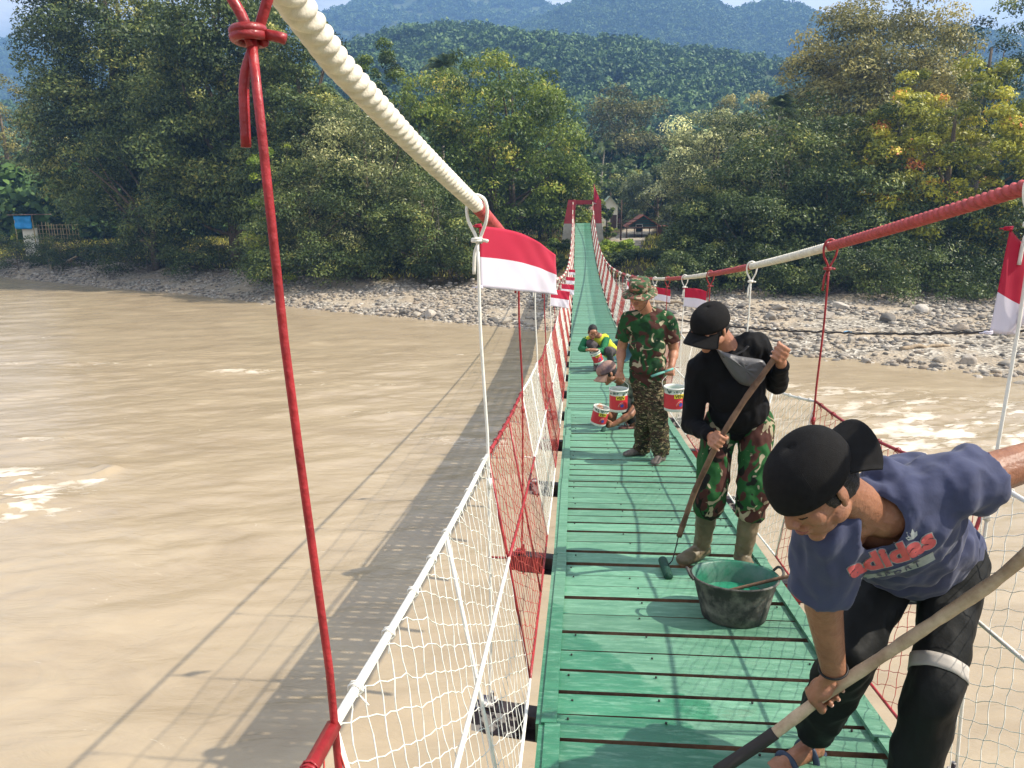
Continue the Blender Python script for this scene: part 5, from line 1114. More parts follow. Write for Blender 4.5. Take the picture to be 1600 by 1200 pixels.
GREYB = mat('greyish_white_band', lin(172, 166, 158), .8, var=.15, vscale=12)
up_ = TF[:, 2]; ring_on(SH, J['pel']-up_*.035, up_, .19, .010, 'hem', mat('white_hem', lin(190, 196, 200), .8), P1, off=.002)
kp = J['hipL']+(J['knL']-J['hipL'])*.86; ring_on(TR, kp, J['knL']-J['hipL'], .11, .042, 'knee_band', GREYB, P1)
for q in (-1, 1):
    pass
b = MB(); wp = J['wrR']; wd2 = nrm(J['wrR']-J['elR']); a0 = nrm(np.cross(wd2, [0, 1., .2])); a1 = np.cross(wd2, a0); b.tube([wp+wd2*.0+(a0*.0375*math.cos(a)+a1*.0375*math.sin(a)) for a in np.linspace(0, 2*PI, 30)[:-1]], .0033, 6, closed=True); b.build('bracelet', mat('black_cord', lin(18, 16, 18), .6), P1, world=True)
# sandal under the visible foot
SAND = mat('dark_blue_sandal', lin(44, 56, 76), .6, var=.2, vscale=20)
def sandal(root, an, td, m=SAND):
    d = nrm(td); up = np.array([0, 0, 1.]); sd = np.cross(d, up); h = an-up*.092; b = MB(); R = np.stack([sd, d, up], 1)
    V = []; n = 28
    for z in (-.012, .012):
        for i in range(n):
            a = 2*PI*i/n; x = .047*math.sin(a)*(1+.12*math.cos(a)); y = .062+.135*math.cos(a); V.append(h+R@np.array([x, y, z]))
    b.add(V, [tuple(range(n-1, -1, -1)), tuple(range(n, 2*n))]+[(i, (i+1) % n, n+(i+1) % n, n+i) for i in range(n)]); b.build('sandal', m, root, world=True)
    for y0, wz in ((.105, .05), (.02, .068)):
        b = MB(); P = [h+R@np.array([.050*math.cos(a), y0, wz*math.sin(a)+.006]) for a in np.linspace(0, PI, 14)]; b.tube(P, .011, 6, flat=.35); b.build('strap', m, root, world=True)
sandal(P1, J['anR'], (-.85, -.5, 0)); sandal(P1, J['anL'], (-.6, -.8, 0))
# lettering on the shirt
def text_mesh(txt, size, bold=0, space=1.0):
    cu = D.curves.new('t', 'FONT'); cu.body = txt; cu.size = size; cu.align_x = 'CENTER'; cu.offset = bold; cu.space_character = space; cu.resolution_u = 3; o = D.objects.new('t', cu); COL.objects.link(o)
    dg = bpy.context.evaluated_depsgraph_get(); me = D.meshes.new_from_object(o.evaluated_get(dg)); D.objects.remove(o); bm = bmesh.new(); bm.from_mesh(me)
    for _ in range(5):
        ed = [e for e in bm.edges if e.calc_length() > .007]
        if not ed: break
        bmesh.ops.subdivide_edges(bm, edges=ed, cuts=1); bmesh.ops.triangulate(bm, faces=bm.faces)
    V = np.array([v.co[:] for v in bm.verts]); F = [tuple(v.index for v in f.verts) for f in bm.faces]; bm.free(); D.meshes.remove(me); return V, F
def bvh_of(o): me = o.data; return BVHTree.FromPolygons([v.co[:] for v in me.vertices], [f.vertices[:] for f in me.polygons])
bvS = bvh_of(SH)
def print_on(name, V, F, O, R, m, root, bend=0, rot=0, off=.0025, bv=None, lift=0):
    """lay flat shapes on the cloth: R columns are text-right, text-up, outward normal"""
    out = []; bv = bv or bvS
    for x, y, _ in V:
        c, s = math.cos(rot), math.sin(rot); x2, y2 = x*c-y*s, x*s+y*c; y2 += bend*x2*x2; o_ = O+R@np.array([x2, y2, .35]); h = bv.ray_cast(Vector(o_), Vector(-R[:, 2]), .7); out.append(np.array(h[0])+R[:, 2]*(off) if h[0] is not None else O+R@np.array([x2, y2, 0]))
    b = MB(); b.add(out, F); return b.build(name, m, root, world=True)
def hit_px(bv, u, v):
    d = at(u, v, EYE[1]+1)-EYE; d = nrm(d); h = bv.ray_cast(Vector(EYE), Vector(d), 12); return np.array(h[0]), np.array(h[1])
O, No = hit_px(bvS, 1392, 866); print('print spot', O, No)
rt = nrm(hit_px(bvS, 1445, 840)[0]-hit_px(bvS, 1340, 880)[0]); nn = nrm(np.array([-.15, -.75, -.45]) if False else (EYE-O)*.55+No*.45); nn = nrm(nn-rt*(nn@rt)); uu = np.cross(nn, rt); R_ = np.stack([rt, uu, nn], 1)
PINKT = mat('faded_pink_print', lin(196, 92, 92), .85, var=.12, vscale=60); PALET = mat('pale_grey_print', lin(150, 156, 156), .85, var=.12, vscale=60)
V, F = text_mesh('adidas', .082, .0038, 1.02); V[:, 1] *= .82; V2_, F2_ = text_mesh('adidas', .082, .0062, 1.02); V2_[:, 1] *= .82
print_on('shirt_print', V2_-[0, .026, 0], F2_, O, R_, PALET, P1, bend=.9, off=.0022); print_on('shirt_print', V-[0, .026, 0], F, O, R_, PINKT, P1, bend=.9, off=.0055)
V, F = text_mesh('SPORT', .026, .0006, 1.5); bar, _, BQ = grid(np.linspace(-.085, .085, 30), np.linspace(-.006, .022, 6)); X_, Y_, BQ = grid(np.linspace(-.088, .088, 30), np.linspace(-.066, -.040, 6)); print_on('shirt_print', np.stack([X_.ravel(), Y_.ravel(), 0*X_.ravel()], 1), [tuple(map(int, q)) for q in BQ], O, R_, PALET, P1, bend=.9, off=.0022)
print_on('shirt_print', V-[0, .062, 0], F, O, R_, BLUE, P1, bend=.9, off=.0085)
LV, LFc = [], []
for a, l in ((-.85, .024), (-.3, .03), (.3, .03), (.85, .024)):
    b0 = len(LV); dx, dy = math.sin(a), math.cos(a); LV += [(0, 0, 0), (dx*l*.55-dy*.006, dy*l*.55+dx*.006, 0), (dx*l, dy*l, 0), (dx*l*.55+dy*.006, dy*l*.55-dx*.006, 0)]; LFc.append((b0, b0+3, b0+2, b0+1))
print_on('shirt_print', np.array(LV)*.85+[.060, .014, 0], LFc, O, R_, PALET, P1, bend=.9)

# ---- pole with roller of the nearest man
WOODP = mat('pale_pole_wood', lin(198, 176, 148), .75, col2=lin(152, 128, 102), vscale=12, bump=.3, bscale=60, aniso=(1, 1, 1)); WOODD = mat('worn_brown_pole', lin(128, 100, 78), .8, col2=lin(84, 62, 46), vscale=14, bump=.35, bscale=50)
ROLL = mat('paint_soaked_roller', lin(14, 66, 50), .6, var=.3, vscale=60, bump=1, bscale=150)
def spline(P, n=60, it=3):
    P = np.array(P, float); k = np.linspace(0, len(P)-1, n); C = np.stack([np.interp(k, np.arange(len(P)), P[:, j]) for j in range(3)], 1)
    for _ in range(it): C[1:-1] = (C[:-2]+2*C[1:-1]+C[2:])/4
    return C
def roller_pole(label, pts, r, m, grip_len, wire, rc, rax, gm):
    root = empty('roller_pole', tuple(rc), 0, label, 'roller pole'); C = spline(pts, 60, 4); b = MB(); rr_ = r*(1+.05*np.sin(np.arange(60)*.7)+.03*RNG.normal(size=60)); b.tube(C, rr_, 12); b.build('pole', m, root, world=True)
    n_ = int(grip_len*60)
    if n_ > 1: b = MB(); b.tube(C[:n_+1], r*1.12, 12); b.build('grip', gm, root, world=True)
    b = MB(); b.tube(spline(wire, 30, 2), .0035, 6); b.build('frame_wire', STEEL, root, world=True); rax = nrm(rax); b = MB(); L_ = .105; b.tube([rc-rax*L_, rc-rax*L_*.92, rc, rc+rax*L_*.92, rc+rax*L_], [.018, .025, .026, .025, .018], 16); b.build('roller', ROLL, root, world=True); return root
rc = np.array([-.10, 1.93, float(deck_z(1.93))+.028]); rc = np.array([at(1012, 1203, 1.95)[0], 1.95, float(deck_z(1.95))+.027])
roller_pole('long pale wooden roller pole held by the man in the blue t-shirt', pole1, .0165, WOODP, .16, [pole1[0], pole1[0]*.6+rc*.4+[0, 0, .02], rc+[.10, .03, .05], rc+[.10, 0, .0]], rc, (1, .25, 0), mat('dark_rubber_grip', lin(44, 38, 36), .7))
# ---- man in black with the long brown pole
J = W(dict(head=(1109, 512, 4.0), neck=(1137, 540, 4.08), shR=(1093, 576, 4.12), elR=(1080, 662, 4.16), wrR=(1114, 684, 3.93), haR=(1122, 688, 3.90), shL=(1181, 538, 4.12), elL=(1214, 600, 4.18), wrL=(1221, 566, 3.95), haL=(1217, 551, 3.92),
     pel=(1155, 652, 4.2), hipR=(1126, 662, 4.2), hipL=(1183, 660, 4.18), knR=(1110, 765, 4.08), anR=(1096, 862, 4.22), knL=(1178, 770, 4.02), anL=(1160, 874, 4.10)))
P2 = person('man in black long sleeved shirt, camouflage trousers and rubber boots, holding a long pole', J)
HC, HS = J['head'], .98; HF = frame((-.62, -.60, -.52), (-.25, -.42, .86))
B = Body(); head(B, HC, HF, HS); B.cap(HC+HF@np.array([0, -.045, -.06]), J['neck']-[0, 0, .015], .055, .062); B.cap(J['neck']-[0, 0, .02], (J['shR']+J['shL'])/2, .062, .08)
torso(B, J, .93); arm(B, J['shR'], J['elR'], J['wrR']); arm(B, J['shL'], J['elL'], J['wrL'])
pole2 = np.array([at(*q) for q in ((1061, 838, 4.02), (1085, 768, 3.98), (1122, 690, 3.90), (1165, 622, 3.90), (1217, 551, 3.92), (1224, 541, 3.925))]); gd = nrm(pole2[4]-pole2[2]); NB = MB()
grip_hand(B, J['wrR'], pole2[2], gd, .016, 1, 1.12, nails=NB); grip_hand(B, J['wrL'], pole2[4], gd, .016, -1, 1.12, nails=NB)
for q in 'RL': B.cap(J['kn'+q], J['an'+q], .05, .036); B.cap(J['hip'+q], J['kn'+q], .075, .05)
B.build('body', SKIN2, P2, .0052, 3); NB.build('finger_nails', NAIL, P2, world=True); face_bits(P2, HC, HF, HS, eyes=False); hair_cap(P2, HC+HF@np.array([0, -.006, -.012]), HF, HS*.985); cap(P2, HC, HF, HS*1.10)
BLK = mat('black_knit_shirt', lin(12, 12, 14), .85, .2, var=.15, vscale=12, bump=.3, bscale=35); B = Body(); F2T = shirt(B, J, .98, long=True, rs=(.072, .068), infl=.014, lower=.06, belly=.03, w=1.06); SH2 = B.build('shirt', BLK, P2, .007, 5, fold=.010, fscale=9, fstretch=np.diag([1.4, 1.4, .8]))
B = Body(); hem = {q: J['kn'+q]+(J['an'+q]-J['kn'+q])*.33 for q in 'RL'}; trousers(B, J, 1.0, (.098, .092, .080), hem); B.build('trousers', CAMO2, P2, .007, 5, fold=.014, fscale=8, fstretch=np.diag([1.2, 1.2, .8]))
BOOT = mat('muddy_olive_rubber_boot', lin(84, 76, 56), .5, col2=lin(116, 102, 78), vscale=7, bump=.2, bscale=20)
for q, td in (('R', (-.75, -.66, 0)), ('L', (.05, -1, 0))):
    kn, an = J['kn'+q], J['an'+q]; d = nrm(td); up = np.array([0, 0, 1.]); g = np.array([an[0], an[1], float(deck_z(an[1]))+.0]); B = Body(); t0 = kn+(an-kn)*.25; B.cap(t0, an+up*.03, .063, .048, flat0=True); B.cap(g+up*.075, g+d*.0+up*.055-d*.02, .046, .047); B.cap(g+up*.055, g+d*.135+up*.044, .047, .042); B.ell(g+d*.15+up*.042, (.046, .05, .036), np.stack([np.cross(d, up), d, up], 1))
    B.build('boot', BOOT, P2, .006, 4, fold=.006, fscale=14)
# sling bag
BAGM = mat('grey_leather_bag', lin(84, 83, 84), .4, var=.15, vscale=10, bump=.3, bscale=40); bv2 = bvh_of(SH2); fo = F2T[:, 1]; hc = hit_px(bv2, 1160, 574)[0]; pn = nrm(fo*.55+nrm(EYE-hc)*.45); pc_ = hc+pn*.022
def on_plane(u, v): d = nrm(at(u, v, EYE[1]+1)-EYE); return EYE+d*(((pc_-EYE)@pn)/(d@pn))
ol = [(1119, 545), (1135, 551), (1152, 556), (1172, 559), (1192, 562), (1199, 573), (1196, 590), (1187, 601), (1170, 604), (1156, 600), (1144, 588), (1131, 568)]
ol = spline([on_plane(*q) for q in ol+ol[:1]], 49, 1)[:-1]; cc = ol.mean(0); V = []; Fc = []; n = len(ol); rr_ = [1, .97, .88, .7, .45, .2]
for sd_ in (1, -1):
    for k, t in enumerate(rr_):
        for q in ol: V.append(cc+(q-cc)*t+pn*sd_*(.001+.030*(1-t**4)**.6+(.003*math.sin(q[0]*90+q[2]*70)*(1-t))))
    V.append(cc+pn*sd_*.033)
m_ = n*len(rr_)+1
for sd_ in (0, 1):
    for k in range(len(rr_)-1):
        for i in range(n): q = [sd_*m_+k*n+i, sd_*m_+k*n+(i+1) % n, sd_*m_+(k+1)*n+(i+1) % n, sd_*m_+(k+1)*n+i]; Fc.append(tuple(q))
    for i in range(n): Fc.append((sd_*m_+(len(rr_)-1)*n+i, sd_*m_+(len(rr_)-1)*n+(i+1) % n, sd_*m_+m_-1))
for i in range(n): Fc.append((i, (i+1) % n, m_+(i+1) % n, m_+i))
b = MB(); b.add(V, Fc); bm = bmesh.new(); SB = b.build('sling_bag', BAGM, P2, world=True); bm.from_mesh(SB.data); bmesh.ops.recalc_face_normals(bm, faces=bm.faces); bm.to_mesh(SB.data); bm.free()
pts = [on_plane(1128, 556), on_plane(1160, 568), on_plane(1194, 572)]
b = MB(); st = [hit_px(bv2, u, v)[0]+fo*.006 for u, v in ((1168, 540), (1160, 548), (1150, 553), (1140, 557))]; b.tube(spline(st, 16), .012, 6, flat=.3); b.build('strap', mat('black_webbing', lin(28, 28, 30), .7), P2, world=True)
b = MB(); b.tube(spline([pts[0]+pn*.018, pts[1]+pn*.030, pts[2]+pn*.018], 14), .0032, 5); x = b.build('zip', STEEL, None); x.parent = SB
rc = np.array([at(1040, 884, 3.98)[0], 3.98, float(deck_z(3.98))+.028]); tip = pole2[0]
roller_pole('long brown roller pole held by the man in black', pole2, .0155, WOODD, .0001, [tip+[0, 0, .02], tip*.55+rc*.45+[.012, 0, 0], rc+[.035, 0, .045], rc+[.01, .02, .0]], rc, (.06, -1, .0), WOODD)

# ---- man in camouflage carrying two cans
J = W(dict(head=(999, 459, 6.83), neck=(1010, 484, 6.95), shR=(983, 500, 6.95), elR=(971, 545, 7.0), wrR=(969, 578, 6.88), haR=(968, 590, 6.85), shL=(1042, 500, 6.95), elL=(1053, 548, 7.02), wrL=(1049, 573, 6.88), haL=(1046, 583, 6.85),
     pel=(1012, 580, 7.0), hipR=(1001, 590, 7.0), hipL=(1024, 590, 7.0), knR=(1008, 645, 6.92), anR=(1003, 706, 7.0), knL=(1028, 650, 6.82), anL=(1033, 716, 6.78)))
P3 = person('soldier in camouflage uniform and bush hat standing with a paint can in each hand', J); HC, HS = J['head'], 1.06; HF = frame((-.36, -.88, -.28), (-.05, -.25, .96))
B = Body(); head(B, HC, HF, HS); B.cap(HC+HF@np.array([0, -.04, -.06]), J['neck']-[0, 0, .03], .058, .066); torso(B, J, .95); arm(B, J['shR'], J['elR'], J['wrR'], 1.05); arm(B, J['shL'], J['elL'], J['wrL'], 1.05)
grip_hand(B, J['wrR'], J['haR'], (.9, .3, 0), .006, 1, 1.05); grip_hand(B, J['wrL'], J['haL'], (.9, -.2, 0), .010, 1, 1.05)
for q in 'RL': B.cap(J['kn'+q], J['an'+q], .05, .036); B.cap(J['hip'+q], J['kn'+q], .075, .05)
B.build('body', SKIN2, P3, .006, 3); face_bits(P3, HC, HF, HS); hair_cap(P3, HC+HF@np.array([0, -.006, -.012]), HF, HS*.98)
B = Body(); shirt(B, J, 1.0, sleeve=.66, rs=(.082, .080), infl=.018, lower=.15, belly=.04, w=1.05); B.build('shirt', CAMO1, P3, .009, 4, fold=.014, fscale=8)
B = Body(); trousers(B, J, .98, (.098, .092, .082), {q: J['an'+q]+[0, 0, .02] for q in 'RL'}); B.build('trousers', CAMO3, P3, .009, 4, fold=.018, fscale=9)
SHOE = mat('dark_muddy_shoe', lin(58, 52, 50), .7, col2=lin(120, 110, 102), vscale=18)
def shoe(root, an, td, m=SHOE):
    d = nrm(td); up = np.array([0, 0, 1.]); g = np.array([an[0], an[1], float(deck_z(an[1]))]); B = Body(); B.cap(an, g+up*.05-d*.02, .045, .04); B.cap(g+up*.045-d*.03, g+d*.14+up*.034, .042, .034); B.ell(g+d*.15+up*.03, (.043, .05, .028), np.stack([np.cross(d, up), d, up], 1)); B.build('shoe', m, root, .007, 3)
shoe(P3, J['anR'], (-.9, -.4, 0)); shoe(P3, J['anL'], (-.45, -.9, 0))
# bush hat
g = lambda x, y, z: HC+HF@(np.array([x, y, z])*HS); b = MB(); V, Fc = [], []; n = 40; prof = [(.085, .030, 0), (.087, .06, 0), (.085, .09, 0), (.078, .112, 0), (.066, .120, 0), (.03, .121, 0), (.001, .121, 0)]
for (r, z, _) in prof:
    for i in range(n): a = 2*PI*i/n; V.append(g(r*math.cos(a), -.012+r*1.18*math.sin(a), z))
for j in range(len(prof)-1):
    for i in range(n): i2 = (i+1) % n; Fc.append((j*n+i, j*n+i2, (j+1)*n+i2, (j+1)*n+i))
b.add(V, Fc); CAMOH = camo('hat_camouflage', [lin(70, 84, 58), (lin(112, 72, 62), .50, 1, 2.1), (lin(44, 78, 50), .56, 1.1, 5.2), (lin(150, 136, 114), .58, 1.5, 9.3)], 15); HO = b.build('bush_hat', CAMOH, P3, world=True); HO.modifiers.new('s', 'SOLIDIFY').thickness = .003
b = MB(); V = []
for j in range(5):
    t = j/4
    for i in range(n): a = 2*PI*i/n; r = .084+.062*t; V.append(g(r*math.cos(a), -.012+(r*1.12+.010)*math.sin(a), .034-.030*t-.010*t*math.cos(2*a)+.006*t*math.sin(5*a)))
b.add(V, [(j*n+i, j*n+(i+1) % n, (j+1)*n+(i+1) % n, (j+1)*n+i) for j in range(4) for i in range(n)]); x = b.build('brim', CAMOH, None); x.parent = HO; x.modifiers.new('s', 'SOLIDIFY').thickness = .003
b = MB(); P = [g(.078, .0, .0), g(.07, .03, -.08), g(.03, .075, -.125), g(-.03, .075, -.125), g(-.07, .03, -.08), g(-.078, 0, 0)]; b.tube(spline(P, 30), .0022, 5); b.build('chin_strap', mat('black_cord', lin(18, 16, 18), .6), P3, world=True)
J3 = J
# ---- crouching man behind him
J = W(dict(head=(949, 583, 8.22), neck=(969, 594, 8.40), shR=(968, 611, 8.40), elR=(957, 655, 8.36), wrR=(944, 640, 8.22), haR=(936, 635, 8.18), shL=(1008, 606, 8.62), elL=(985, 648, 8.25), wrL=(957, 664, 8.2), haL=(948, 662, 8.18),
     pel=(1018, 650, 8.75), hipR=(1006, 652, 8.7), hipL=(1022, 654, 8.82), knR=(974, 628, 8.36), anR=(992, 668, 8.34), knL=(988, 632, 8.7), anL=(1012, 668, 8.72)))
P4 = person('man crouching behind the soldier in a faded cap, painting from a can', J); HC, HS = J['head'], .98; HF = frame((-.78, -.36, -.52), (-.50, -.1, .86))
B = Body(); head(B, HC, HF, HS); B.cap(HC+HF@np.array([0, -.04, -.06]), J['neck'], .055, .06); torso(B, J, .85); arm(B, J['shR'], J['elR'], J['wrR']); arm(B, J['shL'], J['elL'], J['wrL'])
grip_hand(B, J['wrR'], J['haR'], (.2, .9, .1), .006, 1, 1.1); grip_hand(B, J['wrL'], J['haL'], (.3, .2, 1), .010, 1, 1.1)
for q in 'RL': B.cap(J['kn'+q], J['an'+q], .052, .036); B.cap(J['hip'+q], J['kn'+q], .075, .055); foot(B, J['an'+q]+[0, 0, .01], (-.9, -.3, 0))
B.build('body', SKIN, P4, .007, 3); hair_cap(P4, HC+HF@np.array([0, -.006, -.012]), HF, HS*.98); face_bits(P4, HC, HF, HS, eyes=False)
cap(P4, HC, HF, HS*1.12, m=mat('faded_purple_brown_cap', lin(98, 80, 84), .85, col2=lin(142, 112, 100), vscale=7, lo=.45, hi=.55), brimcol=mat('pale_brown_brim', lin(152, 122, 104), .85))
B = Body(); shirt(B, J, .92, sleeve=.7, rs=(.075, .072), infl=.012); B.build('shirt', mat('dark_green_worn_shirt', lin(60, 70, 58), .85, var=.2, vscale=12), P4, .010, 4, fold=.012, fscale=9)
B = Body(); trousers(B, J, .95, (.09, .08, .062), {q: J['kn'+q]+(J['an'+q]-J['kn'+q])*.8 for q in 'RL'}, waist=.04); B.build('trousers', BLACKP, P4, .010, 4, fold=.010, fscale=9)
SAN2 = mat('brown_sandal', lin(110, 72, 62), .6); 
for q in 'RL':
    a = J['an'+q]; sandal(P4, np.array([a[0], a[1], float(deck_z(a[1]))+.106]), (-.9, -.3, 0), SAN2)
# ---- far crouching man in yellow and green
J = W(dict(head=(926, 519, 13.35), neck=(936, 525, 13.5), shR=(915, 532, 13.5), elR=(908, 545, 13.35), wrR=(918, 547, 13.1), haR=(922, 547, 13.0), shL=(947, 528, 13.55), elL=(942, 548, 13.3), wrL=(932, 547, 13.05), haL=(927, 547, 12.98),
     pel=(952, 547, 13.85), hipR=(945, 549, 13.8), hipL=(957, 549, 13.85), knR=(922, 536, 13.35), anR=(931, 563, 13.45), knL=(950, 548, 13.25), anL=(956, 567, 13.5)))
P5 = person('man crouching far down the deck in a yellow and green long sleeved shirt', J); HC, HS = J['head'], 1.02; HF = frame((.10, -.82, -.56), (.05, -.42, .9))
B = Body(); head(B, HC, HF, HS); B.cap(HC+HF@np.array([0, -.04, -.06]), J['neck'], .055, .06); torso(B, J, .85); arm(B, J['shR'], J['elR'], J['wrR']); arm(B, J['shL'], J['elL'], J['wrL'])
for h_, w_ in (('haR', 'wrR'), ('haL', 'wrL')): grip_hand(B, J[w_], J[h_], (1, .1, 0), .008, 1, 1.1)
for q in 'RL': B.cap(J['kn'+q], J['an'+q], .052, .036); B.cap(J['hip'+q], J['kn'+q], .075, .055)
B.build('body', SKIN2, P5, .008, 3); hair_cap(P5, HC, HF, HS); face_bits(P5, HC, HF, HS)
YEL = mat('yellow_green_cloth', lin(184, 190, 52), .85, var=.08, vscale=12); GRN = mat('green_cloth', lin(18, 98, 58), .85, var=.15, vscale=12)
B = Body(); shirt(B, J, .92, sleeve=.12, rs=(.072, .068), infl=.014); B.build('vest', YEL, P5, .012, 4, fold=.008, fscale=9)
for q in 'RL': B = Body(); B.cap(J['sh'+q], J['el'+q], .070, .060); B.cap(J['el'+q], J['el'+q]+(J['wr'+q]-J['el'+q])*.92, .056, .040, flat1=True); B.build('sleeve', GRN, P5, .010, 3, fold=.008, fscale=10)
DGR = mat('dark_grey_trousers', lin(72, 66, 68), .85, var=.15, vscale=9); B = Body(); trousers(B, J, .92, (.09, .08, .06), {q: J['kn'+q]+(J['an'+q]-J['kn'+q])*.85 for q in 'RL'}, waist=.04); B.build('trousers', DGR, P5, .012, 4, fold=.008, fscale=9)
shoe(P5, J['anR'], (0, -1, 0)); shoe(P5, J['anL'], (.1, -1, 0))

# ------------------------------------------------------------------ cans, basin, brush
CANW = mat('white_can_plastic', lin(214, 212, 204), .4, col2=lin(190, 196, 188), vscale=12); CANR = mat('red_can_label', lin(188, 44, 54), .45, var=.06, vscale=9); YLW = mat('yellow_label', lin(226, 206, 62), .5); BLKI = mat('black_print', lin(30, 26, 26), .5); BLU = mat('blue_emblem', lin(60, 62, 140), .5); ORG = mat('orange_swoosh', lin(226, 130, 62), .5); PAINT = mat('wet_green_paint', lin(40, 120, 92), .25, var=.1, vscale=6); SPL = mat('paint_splash', lin(70, 96, 88), .5, var=.4, vscale=20)
def can(label, c, r, h, R=np.eye(3), face=(0, -1), bail=None, fill=.75):
    """c is the centre of the bottom; R its tilt"""
    R = np.array(R, float); root = empty('paint_can', tuple(c), 0, label, 'paint can', 'paint cans'); g = lambda p: c+R@np.array(p, float); b = MB()
    b.lathe([(r*.94, 0), (r*.96, .006), (r*.98, h*.12), (r, h*.74), (r*1.0, h*.80)], c, 36, R=R, mis=[0, 0, 1, 0], capb=True); b.lathe([(r*1.0, h*.80), (r*1.005, h*.93), (r*1.05, h*.935), (r*1.05, h), (r*.97, h), (r*.95, h*.9), (r*.93, h*.1)], c, 36, R=R, mis=[0]*6)
    b.build('can_body', [CANW, CANR], root, world=True); b = MB(); b.lathe([(.0001, h*fill), (r*.945, h*fill+.001)], c, 30, R=R); b.build('paint', PAINT, root, world=True)
    fa = math.atan2(face[1], face[0])
    def wrap(a0, a1, z0, z1, m, nm, off=.0012, n=12): b = MB(); rr_ = r*1.0+off; V = [g((rr_*math.cos(fa+a0+(a1-a0)*i/n), rr_*math.sin(fa+a0+(a1-a0)*i/n), z)) for z in (z0, z1) for i in range(n+1)]; b.add(V, [(i, i+1, n+2+i, n+1+i) for i in range(n)]); b.build(nm, m, root, world=True)
    wrap(-.05, .95, h*.58, h*.76, YLW, 'label_band')
    V, F = text_mesh('VEN', h*.19, .0012); b = MB(); b.add([g(((r+.0026)*math.cos(fa+.45+x/r), (r+.0026)*math.sin(fa+.45+x/r), h*.605+y)) for x, y, _ in V], F); b.build('lettering', BLKI, root, world=True)
    b = MB(); n = 20; P = [g(((r+.0022)*math.cos(fa+.62+.20*math.cos(a)), (r+.0022)*math.sin(fa+.62+.20*math.cos(a)), h*.32+.20*r*math.sin(a))) for a in np.linspace(0, 2*PI, n+1)[:-1]]; b.add([g(((r+.0024)*math.cos(fa+.62), (r+.0024)*math.sin(fa+.62), h*.32))]+P, [(0, i+1, (i+1) % n+1) for i in range(n)]); b.build('emblem', BLU, root, world=True)
    for k, rad_ in enumerate((.34, .46)):
        P = [g(((r+.0018)*math.cos(fa+.66+rad_*math.cos(a)*1.0), (r+.0018)*math.sin(fa+.66+rad_*math.cos(a)*1.0), h*.27+rad_*r*math.sin(a))) for a in np.linspace(PI*.45, PI*1.0, 14)]; b = MB(); b.tube(P, .0022, 5, flat=.5); b.build('swoosh', ORG if k == 0 else CANW, root, world=True)
    rs_ = np.random.default_rng(int(abs(c[1])*1000) % 997); b = MB()
    for _ in range(16):
        a = rs_.uniform(-1.6, 1.6)+fa; z = h*rs_.uniform(.80, .93); b.blob(g((r*1.004*math.cos(a), r*1.004*math.sin(a), z)), (.006*rs_.uniform(.4, 1.6),)*2+(.009*rs_.uniform(.4, 1.4),), 8, 6)
    sp = b.build('paint_splashes', SPL, root, world=True); sp['kind'] = 'stuff'
    if bail is not None:
        e0, e1 = g((r*1.05, 0, h*.93)), g((-r*1.05, 0, h*.93)); t = np.array(bail, float); C = spline([e0, e0*.55+t*.45+(e0-e1)*.22, t+(e0-e1)*.05, t-(e0-e1)*.05, e1*.55+t*.45-(e0-e1)*.22, e1], 40, 5); b = MB(); b.tube(C, .0022, 5); b.build('bail', CANW, root, world=True)
    return root
hr, hl = J3['haR'], J3['haL']
def Rz(a, tx=0, ty=0): return np.array(Matrix.Rotation(a, 3, 'Z')@Matrix.Rotation(tx, 3, 'X')@Matrix.Rotation(ty, 3, 'Y'))
pc1 = at(966, 641, 6.82); can('red labelled paint can hanging from the right hand of the soldier', pc1, .083, .205, Rz(0, .03, .0), (-.28, -1), bail=hr+[0, 0, -.006])
pc2 = at(1053, 640, 6.70); can('red labelled paint can hanging from the left hand of the soldier', pc2, .092, .215, Rz(0, .02, .0), (-.1, -1), bail=hl+[0, 0, -.008])
cR = Rz(0, .05, .22); can('red labelled paint can tilted in the hand of the man crouching behind the soldier', at(934, 662, 8.12), .088, .2, cR, (-.2, -1), bail=at(940, 637, 8.15))
can('red labelled paint can tilted in front of the man in yellow and green', at(936, 566, 13.0), .088, .2, Rz(0, .10, -.38), (-.1, -1), bail=at(925, 547, 12.98))
# brush in the soldier's left hand
b = MB(); p0, p1 = at(1052, 576, 6.80), at(1018, 588, 6.72); br = empty('paint_brush', tuple((p0+p1)/2), 0, 'green paint brush held above the can in the left hand of the soldier', 'brush'); b.tube([p0, p0*.6+p1*.4], .011, 8); b.build('handle', mat('teal_handle', lin(96, 160, 150), .5), br, world=True); b = MB(); b.tube([p0*.58+p1*.42, p0*.4+p1*.6, p1], [.016, .022, .02], 10, flat=.5); b.build('bristles', mat('green_bristles', lin(92, 150, 136), .6, bump=.6, bscale=200), br, world=True)
# hand brush of the crouching man
b = MB(); p0, p1 = at(946, 655, 8.18), at(944, 668, 8.15); b2 = empty('paint_brush', tuple(p1), 0, 'dark green dripping brush beside the can of the man crouching behind the soldier', 'brush'); b.tube([p0, p1], .014, 8); b.build('handle', mat('blue_handle', lin(50, 110, 130), .5), b2, world=True); b = MB(); b.tube([p1, at(941, 676, 8.1)], [.022, .030], 8, flat=.6); b.build('bristles', ROLL, b2, world=True)
